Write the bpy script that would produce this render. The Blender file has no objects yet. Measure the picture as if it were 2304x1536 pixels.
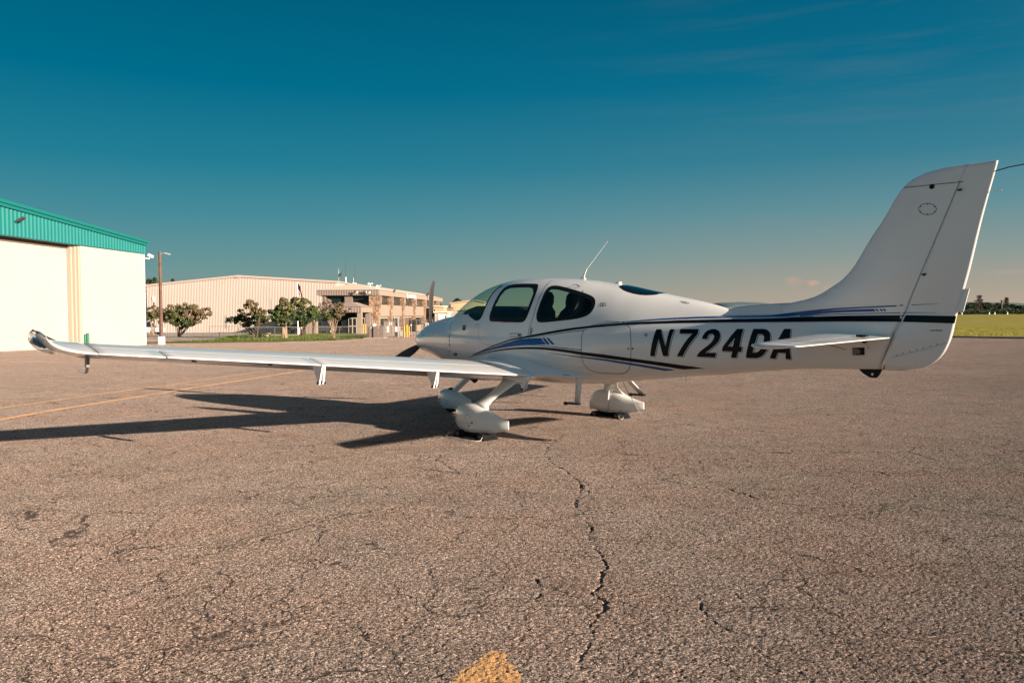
import bpy, bmesh, math, random
from math import sin, cos, pi, radians, sqrt, atan2
from mathutils import Vector, Matrix
from mathutils.bvhtree import BVHTree
from mathutils.geometry import delaunay_2d_cdt
random.seed(7)
scn = bpy.context.scene
COL = scn.collection

# ---------------------------------------------------------------- camera
F_PX, CAM_H, PITCH, ROLL = 1750.0, 1.478, 0.0357, -0.0044
fwd = Vector((0, cos(PITCH), -sin(PITCH))); up0 = Vector((0, sin(PITCH), cos(PITCH))); rt0 = Vector((1, 0, 0))
rt = cos(ROLL) * rt0 + sin(ROLL) * up0; up = -sin(ROLL) * rt0 + cos(ROLL) * up0
cam_d = bpy.data.cameras.new('camera'); cam = bpy.data.objects.new('camera', cam_d); COL.objects.link(cam)
cam.matrix_world = Matrix(((rt.x, up.x, -fwd.x, 0), (rt.y, up.y, -fwd.y, 0), (rt.z, up.z, -fwd.z, CAM_H), (0, 0, 0, 1)))
cam_d.sensor_width = 36; cam_d.lens = F_PX * 36 / 2304; cam_d.clip_start = .05; cam_d.clip_end = 20000
scn.camera = cam

# ---------------------------------------------------------------- light and exposure
scn.view_settings.view_transform = 'Standard'; scn.view_settings.look = 'None'
scn.view_settings.exposure = 1.3; scn.view_settings.gamma = 1.0; scn.view_settings.use_curve_mapping = False
EXPO = 2 ** 1.3
SUN_AZ, SUN_TAN = 2.564, 0.2577            # direction the light travels (world), tangent of the elevation
sd = bpy.data.lights.new('sun', 'SUN'); sun = bpy.data.objects.new('sun', sd); COL.objects.link(sun)
ldir = Vector((cos(SUN_AZ), sin(SUN_AZ), -SUN_TAN)).normalized()
sun.rotation_euler = ldir.to_track_quat('-Z', 'Y').to_euler()
sun.location = (20, -20, 20)
sd.energy = 4.6; sd.angle = radians(.55); sd.color = (1.0, .83, .66)

def lin(c):
    c = c / 255.0
    return c / 12.92 if c <= .04045 else ((c + .055) / 1.055) ** 2.4
def S(r, g, b): return (lin(r), lin(g), lin(b), 1)

world = bpy.data.worlds.new('World'); scn.world = world; world.use_nodes = True
nt = world.node_tree; nt.nodes.clear(); N = nt.nodes.new; L = nt.links.new
out = N('ShaderNodeOutputWorld')
sky = N('ShaderNodeTexSky'); sky.sky_type = 'NISHITA'; sky.sun_disc = False
sky.sun_elevation = math.atan(SUN_TAN); sky.sun_rotation = atan2(-cos(SUN_AZ), -sin(SUN_AZ))
sky.air_density = 1.2; sky.dust_density = .6; sky.ozone_density = 3
bg1 = N('ShaderNodeBackground'); bg1.inputs[1].default_value = .05; L(sky.outputs[0], bg1.inputs[0])
tc = N('ShaderNodeTexCoord'); sep = N('ShaderNodeSeparateXYZ'); L(tc.outputs['Generated'], sep.inputs[0])
rampA = N('ShaderNodeValToRGB'); rampB = N('ShaderNodeValToRGB')
def setramp(r, pts):
    e = r.color_ramp.elements
    while len(e) > 1: e.remove(e[-1])
    e[0].position = pts[0][0]; e[0].color = pts[0][1]
    for p, c in pts[1:]:
        x = e.new(p); x.color = c
    r.color_ramp.interpolation = 'B_SPLINE' if False else 'LINEAR'
# left-hand sky (away from the sun) and right-hand sky (warmer), both by elevation
setramp(rampA, [(0, S(134,142,132)), (.03, S(124,147,142)), (.07, S(100,143,147)), (.12, S(70,134,148)), (.18, S(34,121,143)), (.27, S(0,104,134)), (.37, S(0,90,118)), (.6, S(6,66,100)), (1, S(8,52,84))])
setramp(rampB, [(0, S(184,164,146)), (.03, S(166,157,143)), (.07, S(136,149,146)), (.12, S(100,140,148)), (.18, S(58,123,143)), (.27, S(14,106,135)), (.37, S(4,91,121)), (.6, S(10,68,100)), (1, S(8,52,84))])
L(sep.outputs[2], rampA.inputs[0]); L(sep.outputs[2], rampB.inputs[0])
az = N('ShaderNodeMapRange'); az.inputs[1].default_value = -.45; az.inputs[2].default_value = .55; az.interpolation_type = 'SMOOTHSTEP'
L(sep.outputs[0], az.inputs[0])
mx = N('ShaderNodeMix'); mx.data_type = 'RGBA'; L(az.outputs[0], mx.inputs[0]); L(rampA.outputs[0], mx.inputs[6]); L(rampB.outputs[0], mx.inputs[7])
# thin cirrus streaks and a few small sunlit cloud puffs low on the right
mp = N('ShaderNodeMapping'); mp.inputs['Scale'].default_value = (2.2, 2.2, 26); L(tc.outputs['Generated'], mp.inputs[0])
nz = N('ShaderNodeTexNoise'); nz.inputs['Scale'].default_value = 1.7; nz.inputs['Detail'].default_value = 5; nz.inputs['Roughness'].default_value = .6; L(mp.outputs[0], nz.inputs[0])
cr = N('ShaderNodeMapRange'); cr.inputs[1].default_value = .50; cr.inputs[2].default_value = .85; cr.inputs[3].default_value = 0; cr.inputs[4].default_value = .05; L(nz.outputs[0], cr.inputs[0])
msk = N('ShaderNodeMapRange'); msk.inputs[1].default_value = .0; msk.inputs[2].default_value = .40; msk.inputs[3].default_value = 0; msk.inputs[4].default_value = 1; L(sep.outputs[0], msk.inputs[0])
mm = N('ShaderNodeMath'); mm.operation = 'MULTIPLY'; L(cr.outputs[0], mm.inputs[0]); L(msk.outputs[0], mm.inputs[1])
mx2 = N('ShaderNodeMix'); mx2.data_type = 'RGBA'; L(mm.outputs[0], mx2.inputs[0]); L(mx.outputs[2], mx2.inputs[6]); mx2.inputs[7].default_value = S(205,165,145)
# puffs
prev = mx2.outputs[2]
mp3 = N('ShaderNodeMapping'); mp3.inputs['Scale'].default_value = (110, 110, 160); L(tc.outputs['Generated'], mp3.inputs[0])
nz3 = N('ShaderNodeTexNoise'); nz3.inputs['Scale'].default_value = 1.3; nz3.inputs['Detail'].default_value = 4; L(mp3.outputs[0], nz3.inputs[0])
for (px, py, rx, rz, st) in ((1786, 632, .011, .0055, .30), (1829, 637, .006, .004, .75), (1872, 648, .012, .005, .22), (2280, 612, .03, .003, .2)):
    d = (fwd * F_PX + rt * (px - 1152) + up * (768 - py)).normalized()
    sb = N('ShaderNodeVectorMath'); sb.operation = 'SUBTRACT'; L(tc.outputs['Generated'], sb.inputs[0]); sb.inputs[1].default_value = d
    sc = N('ShaderNodeVectorMath'); sc.operation = 'MULTIPLY'; L(sb.outputs[0], sc.inputs[0]); sc.inputs[1].default_value = (1/rx, 1/rx, 1/rz)
    ln = N('ShaderNodeVectorMath'); ln.operation = 'LENGTH'; L(sc.outputs[0], ln.inputs[0])
    ad = N('ShaderNodeMath'); ad.operation = 'MULTIPLY_ADD'; L(nz3.outputs[0], ad.inputs[0]); ad.inputs[1].default_value = -1.9; L(ln.outputs['Value'], ad.inputs[2])
    mr = N('ShaderNodeMapRange'); mr.inputs[1].default_value = .25; mr.inputs[2].default_value = -.6; mr.inputs[3].default_value = 0; mr.inputs[4].default_value = st; L(ad.outputs[0], mr.inputs[0])
    m = N('ShaderNodeMix'); m.data_type = 'RGBA'; L(mr.outputs[0], m.inputs[0]); L(prev, m.inputs[6]); m.inputs[7].default_value = S(206,162,144); prev = m.outputs[2]
bg2 = N('ShaderNodeBackground'); bg2.inputs[1].default_value = 1.03 / EXPO; L(prev, bg2.inputs[0])
# aureole: the sky round the low sun (behind the camera, to the right) is bright and warm
dt = N('ShaderNodeVectorMath'); dt.operation = 'DOT_PRODUCT'; L(tc.outputs['Generated'], dt.inputs[0]); dt.inputs[1].default_value = -ldir
gr = N('ShaderNodeMapRange'); gr.interpolation_type = 'SMOOTHERSTEP'; gr.inputs[1].default_value = -.05; gr.inputs[2].default_value = 1.0; L(dt.outputs['Value'], gr.inputs[0])
gm = N('ShaderNodeVectorMath'); gm.operation = 'SCALE'; gm.inputs[0].default_value = (.36, .34, .31); L(gr.outputs[0], gm.inputs['Scale'])
ad0 = N('ShaderNodeVectorMath'); ad0.operation = 'ADD'; L(prev, ad0.inputs[0]); L(gm.outputs[0], ad0.inputs[1]); L(ad0.outputs[0], bg2.inputs[0])
addn = N('ShaderNodeAddShader'); L(bg1.outputs[0], addn.inputs[0]); L(bg2.outputs[0], addn.inputs[1]); L(addn.outputs[0], out.inputs[0])
sm = N('ShaderNodeVectorMath'); sm.operation = 'MULTIPLY'; sm.inputs[1].default_value = (.0, .022, .025); L(sky.outputs[0], sm.inputs[0]); L(sm.outputs[0], bg1.inputs[0]); bg1.inputs[1].default_value = .05    # the physical sky adds the glow around the low sun; the ramps carry the colour
scn.cycles.use_denoising = True; scn.cycles.max_bounces = 8; scn.cycles.transparent_max_bounces = 24

# ---------------------------------------------------------------- materials
MATS = {}
def mat(name, col, rough=.6, spec=.5, coat=0, metal=0, noise=0, nscale=8, bump=0, bscale=60, col2=None, var=0):
    if name in MATS: return MATS[name]
    m = bpy.data.materials.new(name); m.use_nodes = True; t = m.node_tree; b = t.nodes['Principled BSDF']
    b.inputs['Base Color'].default_value = (*col, 1); b.inputs['Roughness'].default_value = rough
    b.inputs['Specular IOR Level'].default_value = spec; b.inputs['Coat Weight'].default_value = coat; b.inputs['Coat Roughness'].default_value = .04
    b.inputs['Metallic'].default_value = metal
    g = t.nodes.new('ShaderNodeTexCoord')
    if noise:
        n = t.nodes.new('ShaderNodeTexNoise'); n.inputs['Scale'].default_value = nscale; n.inputs['Detail'].default_value = 6
        t.links.new(g.outputs['Object'], n.inputs[0])
        r = t.nodes.new('ShaderNodeMapRange'); r.inputs[1].default_value = .3; r.inputs[2].default_value = .7; t.links.new(n.outputs[0], r.inputs[0])
        x = t.nodes.new('ShaderNodeMix'); x.data_type = 'RGBA'; t.links.new(r.outputs[0], x.inputs[0])
        c2 = col2 or tuple(c * (1 - noise) for c in col)
        x.inputs[6].default_value = (*c2, 1); x.inputs[7].default_value = (*col, 1); last = x.outputs[2]
        if var:
            oi = t.nodes.new('ShaderNodeNewGeometry'); hs = t.nodes.new('ShaderNodeHueSaturation')
            mr = t.nodes.new('ShaderNodeMapRange'); mr.inputs[3].default_value = 1 - var; mr.inputs[4].default_value = 1 + var
            t.links.new(oi.outputs['Random Per Island'], mr.inputs[0]); t.links.new(mr.outputs[0], hs.inputs['Value']); t.links.new(last, hs.inputs['Color']); last = hs.outputs[0]
        t.links.new(last, b.inputs['Base Color'])
    if bump:
        n = t.nodes.new('ShaderNodeTexNoise'); n.inputs['Scale'].default_value = bscale; n.inputs['Detail'].default_value = 4
        t.links.new(g.outputs['Object'], n.inputs[0])
        k = t.nodes.new('ShaderNodeBump'); k.inputs['Strength'].default_value = bump; k.inputs['Distance'].default_value = .02
        t.links.new(n.outputs[0], k.inputs['Height']); t.links.new(k.outputs[0], b.inputs['Normal'])
    MATS[name] = m; return m
def glassmat(name, tint, gloss=.12, rough=0.0):
    if name in MATS: return MATS[name]
    m = bpy.data.materials.new(name); m.use_nodes = True; t = m.node_tree; t.nodes.clear()
    o = t.nodes.new('ShaderNodeOutputMaterial'); tr = t.nodes.new('ShaderNodeBsdfTransparent'); tr.inputs[0].default_value = (*tint, 1)
    gl = t.nodes.new('ShaderNodeBsdfGlossy'); gl.inputs['Roughness'].default_value = rough
    lw = t.nodes.new('ShaderNodeLayerWeight'); pw = t.nodes.new('ShaderNodeMath'); pw.operation = 'POWER'; pw.inputs[1].default_value = 4.0; t.links.new(lw.outputs['Facing'], pw.inputs[0])
    mr = t.nodes.new('ShaderNodeMath'); mr.operation = 'MULTIPLY_ADD'; mr.inputs[1].default_value = .8; mr.inputs[2].default_value = gloss
    t.links.new(pw.outputs[0], mr.inputs[0])
    mi = t.nodes.new('ShaderNodeMixShader'); t.links.new(mr.outputs[0], mi.inputs[0]); t.links.new(tr.outputs[0], mi.inputs[1]); t.links.new(gl.outputs[0], mi.inputs[2]); t.links.new(mi.outputs[0], o.inputs[0])
    MATS[name] = m; return m

def asphalt(name, colA, colB, paint=None, worn=0):
    """aggregate asphalt: stones, stains and hairline cracks; optional worn paint over it"""
    m = bpy.data.materials.new(name); m.use_nodes = True; t = m.node_tree; b = t.nodes['Principled BSDF']; n_ = t.nodes.new; l_ = t.links.new
    geo = n_('ShaderNodeNewGeometry'); P = geo.outputs['Position']
    def noise(scale, detail=3, rough=.55, vec=P, dist=0):
        x = n_('ShaderNodeTexNoise'); x.inputs['Scale'].default_value = scale; x.inputs['Detail'].default_value = detail; x.inputs['Roughness'].default_value = rough; x.inputs['Distortion'].default_value = dist; l_(vec, x.inputs[0]); return x
    def rng(src, a, b_, c=0, d=1):
        x = n_('ShaderNodeMapRange'); x.inputs[1].default_value = a; x.inputs[2].default_value = b_; x.inputs[3].default_value = c; x.inputs[4].default_value = d; l_(src, x.inputs[0]); return x.outputs[0]
    def mixc(f, a, c, mode='MIX'):
        x = n_('ShaderNodeMix'); x.data_type = 'RGBA'; x.blend_type = mode
        if isinstance(f, float): x.inputs[0].default_value = f
        else: l_(f, x.inputs[0])
        for i, v in ((6, a), (7, c)):
            if isinstance(v, tuple): x.inputs[i].default_value = (*v, 1)
            else: l_(v, x.inputs[i])
        return x.outputs[2]
    big = rng(noise(.22, 5, .6).outputs[0], .35, .68)
    mid = rng(noise(2.6, 5, .65).outputs[0], .3, .72)
    v = n_('ShaderNodeTexVoronoi'); v.inputs['Scale'].default_value = 95; l_(P, v.inputs[0])
    sepc = n_('ShaderNodeSeparateColor'); l_(v.outputs['Color'], sepc.inputs[0])
    stone = rng(sepc.outputs[0], .0, 1.0, .30, 1.95)
    pit = rng(noise(110, 3, .7).outputs[0], .38, .54, .18, 1.15)
    fine = rng(noise(38, 4, .7).outputs[0], .36, .62, .62, 1.25)
    base = mixc(big, colA, colB); base = mixc(rng(noise(1.1, 6, .7).outputs[0], .5, .75, 0, .35), base, tuple(c * .62 for c in colA))
    base = mixc(rng(noise(.7, 4, .6).outputs[0], .42, .66, 0, .55), base, tuple(c * k for c, k in zip(colA, (1.12, .93, .84)))); base = mixc(rng(noise(.5, 3, .6, dist=1.5).outputs[0], .56, .70, 0, .5), base, tuple(c * k for c, k in zip(colA, (.92, 1.0, .94))))
    base = mixc(rng(noise(1.3, 5, .75, dist=.6).outputs[0], .68, .76, 0, .35), base, tuple(c * .45 for c in colA))
    mm1 = n_('ShaderNodeMath'); mm1.operation = 'MULTIPLY'; l_(stone, mm1.inputs[0]); l_(pit, mm1.inputs[1])
    mm2 = n_('ShaderNodeMath'); mm2.operation = 'MULTIPLY'; l_(mm1.outputs[0], mm2.inputs[0]); l_(fine, mm2.inputs[1])
    vs = n_('ShaderNodeVectorMath'); vs.operation = 'SCALE'; l_(base, vs.inputs[0]); l_(mm2.outputs[0], vs.inputs['Scale']); c = vs.outputs[0]
    vs2 = n_('ShaderNodeVectorMath'); vs2.operation = 'SCALE'; l_(c, vs2.inputs[0]); l_(rng(mid, 0, 1, .88, 1.1), vs2.inputs['Scale']); c = vs2.outputs[0]
    # roller streaks and old wear running across the apron
    mpn = n_('ShaderNodeMapping'); mpn.inputs['Scale'].default_value = (.12, 1.1, 1); mpn.inputs['Rotation'].default_value = (0, 0, .06); l_(P, mpn.inputs[0])
    st = rng(noise(1.0, 6, .62, mpn.outputs[0]).outputs[0], .55, .74, 0, .38); c = mixc(st, c, tuple(x * .5 for x in colA))
    # hairline cracks
    wv = noise(2.2, 4, .6); dv = n_('ShaderNodeVectorMath'); dv.operation = 'MULTIPLY_ADD'; l_(wv.outputs['Color'], dv.inputs[0]); dv.inputs[1].default_value = (.55, .55, 0); l_(P, dv.inputs[2])
    crk = None
    for scl, wd, lo, hi in ((.42, .0032, .48, .56), (1.15, .0056, .40, .50), (2.6, .0095, .44, .54)):
        vo = n_('ShaderNodeTexVoronoi'); vo.feature = 'DISTANCE_TO_EDGE'; vo.inputs['Scale'].default_value = scl; l_(dv.outputs[0], vo.inputs[0])
        e = rng(vo.outputs['Distance'], wd * .35, wd, 1, 0)
        k = rng(noise(.9, 4, .6).outputs[0] if scl < 1 else noise(1.7, 4, .6).outputs[0], lo, hi)
        mu = n_('ShaderNodeMath'); mu.operation = 'MULTIPLY'; l_(e, mu.inputs[0]); l_(k, mu.inputs[1])
        if crk is None: crk = mu.outputs[0]
        else:
            ma = n_('ShaderNodeMath'); ma.operation = 'MAXIMUM'; l_(crk, ma.inputs[0]); l_(mu.outputs[0], ma.inputs[1]); crk = ma.outputs[0]
    mk = n_('ShaderNodeMath'); mk.operation = 'MULTIPLY'; l_(crk, mk.inputs[0]); mk.inputs[1].default_value = .85
    if paint:
        w = rng(noise(30, 5, .8).outputs[0], .5 - .22 + worn, .5 + .05 + worn, 0, 1)
        w2 = rng(noise(3, 4, .7).outputs[0], .25 + worn, .5 + worn * .3, .15, 1)
        mw = n_('ShaderNodeMath'); mw.operation = 'MULTIPLY'; l_(w, mw.inputs[0]); l_(w2, mw.inputs[1])
        vp = n_('ShaderNodeVectorMath'); vp.operation = 'SCALE'; vp.inputs[0].default_value = paint; l_(rng(mm2.outputs[0], .2, 1.6, .62, 1.2), vp.inputs['Scale'])
        c = mixc(mw.outputs[0], c, vp.outputs[0])
    c = mixc(mk.outputs[0], c, tuple(x * .15 for x in colA))
    l_(c, b.inputs['Base Color']); b.inputs['Roughness'].default_value = .93; b.inputs['Diffuse Roughness'].default_value = 1.0; b.inputs['Specular IOR Level'].default_value = .25
    hgt = n_('ShaderNodeMath'); hgt.operation = 'ADD'; l_(mm1.outputs[0], hgt.inputs[0]); l_(fine, hgt.inputs[1])
    h2 = n_('ShaderNodeMath'); h2.operation = 'MULTIPLY_ADD'; l_(crk, h2.inputs[0]); h2.inputs[1].default_value = -2.5; l_(hgt.outputs[0], h2.inputs[2])
    bp = n_('ShaderNodeBump'); bp.inputs['Strength'].default_value = .8; bp.inputs['Distance'].default_value = .005; l_(h2.outputs[0], bp.inputs['Height']); l_(bp.outputs[0], b.inputs['Normal'])
    MATS[name] = m; return m

M_asph = asphalt('apron_asphalt', (.258, .202, .170), (.328, .252, .212))
M_line = asphalt('worn_yellow_paint', (.258, .202, .170), (.328, .252, .212), (.62, .37, .19), -.06)
M_line2 = asphalt('faded_red_yellow_paint', (.258, .202, .170), (.328, .252, .212), (.55, .25, .10), .06)
M_lot = asphalt('parking_lot_asphalt', (.17, .15, .14), (.24, .21, .19))
M_white = mat('white_gloss_paint', (.74, .732, .715), .3, .5, coat=.85, noise=.05, nscale=1.7)
M_black = mat('black_gloss_paint', (.003, .004, .006), .35, .18, coat=.03)
M_blue = mat('blue_gloss_paint', (.004, .075, .26), .3, .35, coat=.15)
M_whitel = mat('white_decal', (.72, .71, .70), .25, .5, coat=.4)
M_seam = mat('panel_seam', (.06, .06, .06), .7)
M_seamlt = mat('light_seam', (.25, .25, .24), .7)
M_rubber = mat('tyre_rubber', (.012, .012, .012), .8, .12, noise=.3)
M_prop = mat('composite_blade_grey', (.035, .031, .031), .5, noise=.15, nscale=6)
M_alu = mat('bare_aluminium', (.55, .55, .54), .3, metal=1)
M_dark = mat('dark_trim', (.006, .007, .008), .5, .2)
M_seat = mat('charcoal_leather', (.012, .013, .016), .6, bump=.2)
M_dash = mat('dash_vinyl', (.02, .022, .026), .6)
M_liner = mat('cabin_liner', (.10, .10, .10), .8)
M_tan = mat('tan_leather', (.30, .17, .11), .6)
M_glass = glassmat('cabin_glass', (.62, .77, .70), .035)
M_glassd = glassmat('dark_rear_glass', (.02, .05, .07), .10)
M_lens = glassmat('wingtip_lens', (.78, .86, .90), .16)

# ---------------------------------------------------------------- helpers
def mesh(name, V, Fc, m, parent=None, smooth=False, label=None, cat=None, group=None, kind=None, autos=None):
    me = bpy.data.meshes.new(name); me.from_pydata([tuple(v) for v in V], [], Fc); me.update()
    mats = m if isinstance(m, (list, tuple)) else [m]
    for x in mats: me.materials.append(x)
    if smooth: me.polygons.foreach_set('use_smooth', [True] * len(me.polygons))
    if autos is not None:
        me.set_sharp_from_angle(angle=radians(autos))
    o = bpy.data.objects.new(name, me); COL.objects.link(o)
    if parent: o.parent = parent
    tag(o, label, cat, group, kind); return o
def tag(o, label=None, cat=None, group=None, kind=None):
    for k, v in (('label', label), ('category', cat), ('group', group), ('kind', kind)):
        if v: o[k] = v
    return o
def thing(name, loc, label, cat, group=None, rz=0):
    o = bpy.data.objects.new(name, None); COL.objects.link(o); o.location = loc; o.rotation_euler = (0, 0, rz); o.empty_display_size = .2
    return tag(o, label, cat, group)
class MB:
    def __init__(s): s.V = []; s.F = []
    def add(s, V, F):
        n = len(s.V); s.V += [Vector(v) for v in V]; s.F += [tuple(i + n for i in f) for f in F]; return s
    def box(s, a, b, mtx=None):
        x0, y0, z0 = a; x1, y1, z1 = b
        V = [Vector(p) for p in ((x0,y0,z0),(x1,y0,z0),(x1,y1,z0),(x0,y1,z0),(x0,y0,z1),(x1,y0,z1),(x1,y1,z1),(x0,y1,z1))]
        if mtx: V = [mtx @ v for v in V]
        return s.add(V, [(0,3,2,1),(4,5,6,7),(0,1,5,4),(1,2,6,5),(2,3,7,6),(3,0,4,7)])
    def tube(s, pts, rads, n=8, cap=True, flat=1.0):
        pts = [Vector(p) for p in pts]; rads = rads if isinstance(rads, (list, tuple)) else [rads] * len(pts)
        V = []; F = []; prevx = None
        for i, p in enumerate(pts):
            d = (pts[min(i + 1, len(pts) - 1)] - pts[max(i - 1, 0)]).normalized()
            a = prevx if prevx is not None else (Vector((0, 0, 1)) if abs(d.z) < .9 else Vector((1, 0, 0)))
            x = (a - d * a.dot(d)).normalized(); prevx = x; y = d.cross(x)
            for k in range(n):
                t = 2 * pi * k / n; V.append(p + (x * cos(t) + y * sin(t) * flat) * rads[i])
        for i in range(len(pts) - 1):
            for k in range(n):
                F.append((i*n+k, i*n+(k+1) % n, (i+1)*n+(k+1) % n, (i+1)*n+k))
        if cap: F += [tuple(range(n))[::-1], tuple((len(pts)-1)*n + k for k in range(n))]
        return s.add(V, F)
    def prism(s, poly, a, b, plane='xz'):
        """extrude a 2-D polygon between coordinates a and b of the third axis"""
        n = len(poly); V = []
        for w in (a, b):
            for (u, v) in poly: V.append({'xz': (u, w, v), 'xy': (u, v, w), 'yz': (w, u, v)}[plane])
        return s.add(V, [tuple(range(n))[::-1], tuple(range(n, 2*n))] + [(i, (i+1) % n, n + (i+1) % n, n + i) for i in range(n)])
    def build(s, name, m, parent=None, smooth=False, autos=None, fix=True, **k):
        o = mesh(name, s.V, s.F, m, parent, smooth, autos=None, **k)
        if fix:
            bm = bmesh.new(); bm.from_mesh(o.data); bmesh.ops.recalc_face_normals(bm, faces=bm.faces); bm.to_mesh(o.data); bm.free()
        if autos is not None: o.data.polygons.foreach_set('use_smooth', [True] * len(o.data.polygons)); o.data.set_sharp_from_angle(angle=radians(autos))
        return o
def loft(rings, cap=True):
    V = []; F = []; n = len(rings[0])
    for r in rings: V += r
    for i in range(len(rings) - 1):
        for k in range(n): F.append((i*n+k, i*n+(k+1) % n, (i+1)*n+(k+1) % n, (i+1)*n+k))
    if cap: F += [tuple(range(n))[::-1], tuple((len(rings)-1)*n + k for k in range(n))]
    return V, F
def interp(tab, x, c=1):
    if x <= tab[0][0]: return tab[0][c]
    for a, b in zip(tab, tab[1:]):
        if x <= b[0]:
            t = (x - a[0]) / (b[0] - a[0]); return a[c] + (b[c] - a[c]) * t
    return tab[-1][c]
def hermite(tab, x, c=1):
    """monotone-ish cubic through the table"""
    n = len(tab)
    if x <= tab[0][0]: return tab[0][c]
    if x >= tab[-1][0]: return tab[-1][c]
    for i in range(n - 1):
        if x <= tab[i+1][0]:
            x0, x1 = tab[i][0], tab[i+1][0]; y0, y1 = tab[i][c], tab[i+1][c]; h = x1 - x0; s = (y1 - y0) / h
            def slope(j):
                if j <= 0 or j >= n - 1: return s
                a = (tab[j][c] - tab[j-1][c]) / (tab[j][0] - tab[j-1][0]); b = (tab[j+1][c] - tab[j][c]) / (tab[j+1][0] - tab[j][0])
                return 0 if a * b <= 0 else 2 * a * b / (a + b)
            m0, m1 = slope(i), slope(i + 1); t = (x - x0) / h
            return (2*t**3 - 3*t*t + 1)*y0 + (t**3 - 2*t*t + t)*h*m0 + (-2*t**3 + 3*t*t)*y1 + (t**3 - t*t)*h*m1

# surveying: viewing ray of the photograph -> point at a known depth / on the ground
def pray(px, py): return (fwd * F_PX + rt * (px - 1152) + up * (768 - py)).normalized()
EYE = Vector((0, 0, CAM_H))
GT = [(-50, 0), (12, 0), (41.5, -.43), (55, -.62), (75, -.80), (100, -1.05), (140, -1.62), (165, -1.75), (400, -1.1), (650, 0), (20000, 0)]
def gz(x, y): return interp(GT, y)
def atY(px, py, Y): d = pray(px, py); return EYE + d * (Y / d.y)
def onG(px, py):
    d = pray(px, py); Y = 20.0
    for _ in range(60):
        z = gz(0, Y); t = (z - CAM_H) / d.z if d.z < -1e-6 else 1e4; Y2 = d.y * t; Y = .5 * Y + .5 * Y2
    return EYE + d * (Y / d.y)
def foot(px, Y): p = atY(px, 702, Y); return Vector((p.x, Y, gz(p.x, Y)))
def zat(py, Y, px=1152): return atY(px, py, Y).z

# ---------------------------------------------------------------- ground
ys = [-60, -20, 0, 4, 8, 12, 16, 22, 28, 34, 41.5, 48, 55, 65, 75, 88, 100, 120, 140, 152, 165, 220, 300, 400, 520, 650, 1000, 2000, 4000, 9000]
xs = [-9000, -3000, -1000, -400, -200, -120, -80, -50, -30, -18, -8, 0, 8, 18, 30, 50, 80, 120, 200, 400, 1000, 3000, 9000]
V = [(x, y, gz(x, y)) for y in ys for x in xs]; nx = len(xs)
Fg = [(j*nx+i, j*nx+i+1, (j+1)*nx+i+1, (j+1)*nx+i) for j in range(len(ys)-1) for i in range(nx-1)]
ground_V, ground_F = V, Fg

def sheet(name, poly, m, dz, label=None, kind='structure', step=None, **k):
    """flat patch that follows the ground: polygon in world x, y"""
    pts = []
    for i in range(len(poly)):
        a = Vector(poly[i][:2]); b = Vector(poly[(i+1) % len(poly)][:2]); n = max(1, int((b - a).length / (step or 3.0)))
        for q in range(n): pts.append(a + (b - a) * (q / n))
    ed = [(i, (i+1) % len(pts)) for i in range(len(pts))]
    x0 = min(p.x for p in pts); x1 = max(p.x for p in pts); y0 = min(p.y for p in pts); y1 = max(p.y for p in pts)
    allp = list(pts); s = step or 3.0
    yy = sorted(set([y for y in ys if y0 < y < y1]))
    for y in yy:
        n = max(2, int((x1 - x0) / max(s * 3, (x1 - x0) / 40)))
        for i in range(n + 1): allp.append(Vector((x0 + (x1 - x0) * i / n, y + .003)))
    vo, eo, fo, *_ = delaunay_2d_cdt(allp, ed, [], 0, 1e-5)
    def inside(c):
        r = False
        for i in range(len(pts)):
            a, b = pts[i], pts[i-1]
            if (a.y > c.y) != (b.y > c.y) and c.x < (b.x - a.x) * (c.y - a.y) / (b.y - a.y) + a.x: r = not r
        return r
    fo = [f for f in fo if inside((vo[f[0]] + vo[f[1]] + vo[f[2]]) / 3)]
    return mesh(name, [(v.x, v.y, gz(v.x, v.y) + dz) for v in vo], [tuple(f) for f in fo], m, kind=kind, label=label, **k)
# ================================================================ ground sheets
M_grass = mat('mown_grass', (.14, .15, .03), .95, .1, noise=.45, nscale=.35, bump=.6, bscale=9, col2=(.075, .10, .024))
M_grassr = mat('field_grass', (.36, .29, .06), .95, .1, noise=.45, nscale=.16, bump=.7, bscale=6, col2=(.24, .22, .045))
M_conc = mat('pale_concrete', (.34, .27, .21), .9, noise=.15, nscale=.6)
M_clay = mat('red_clay_verge', (.34, .20, .11), .95, noise=.3, nscale=.8)

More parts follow.
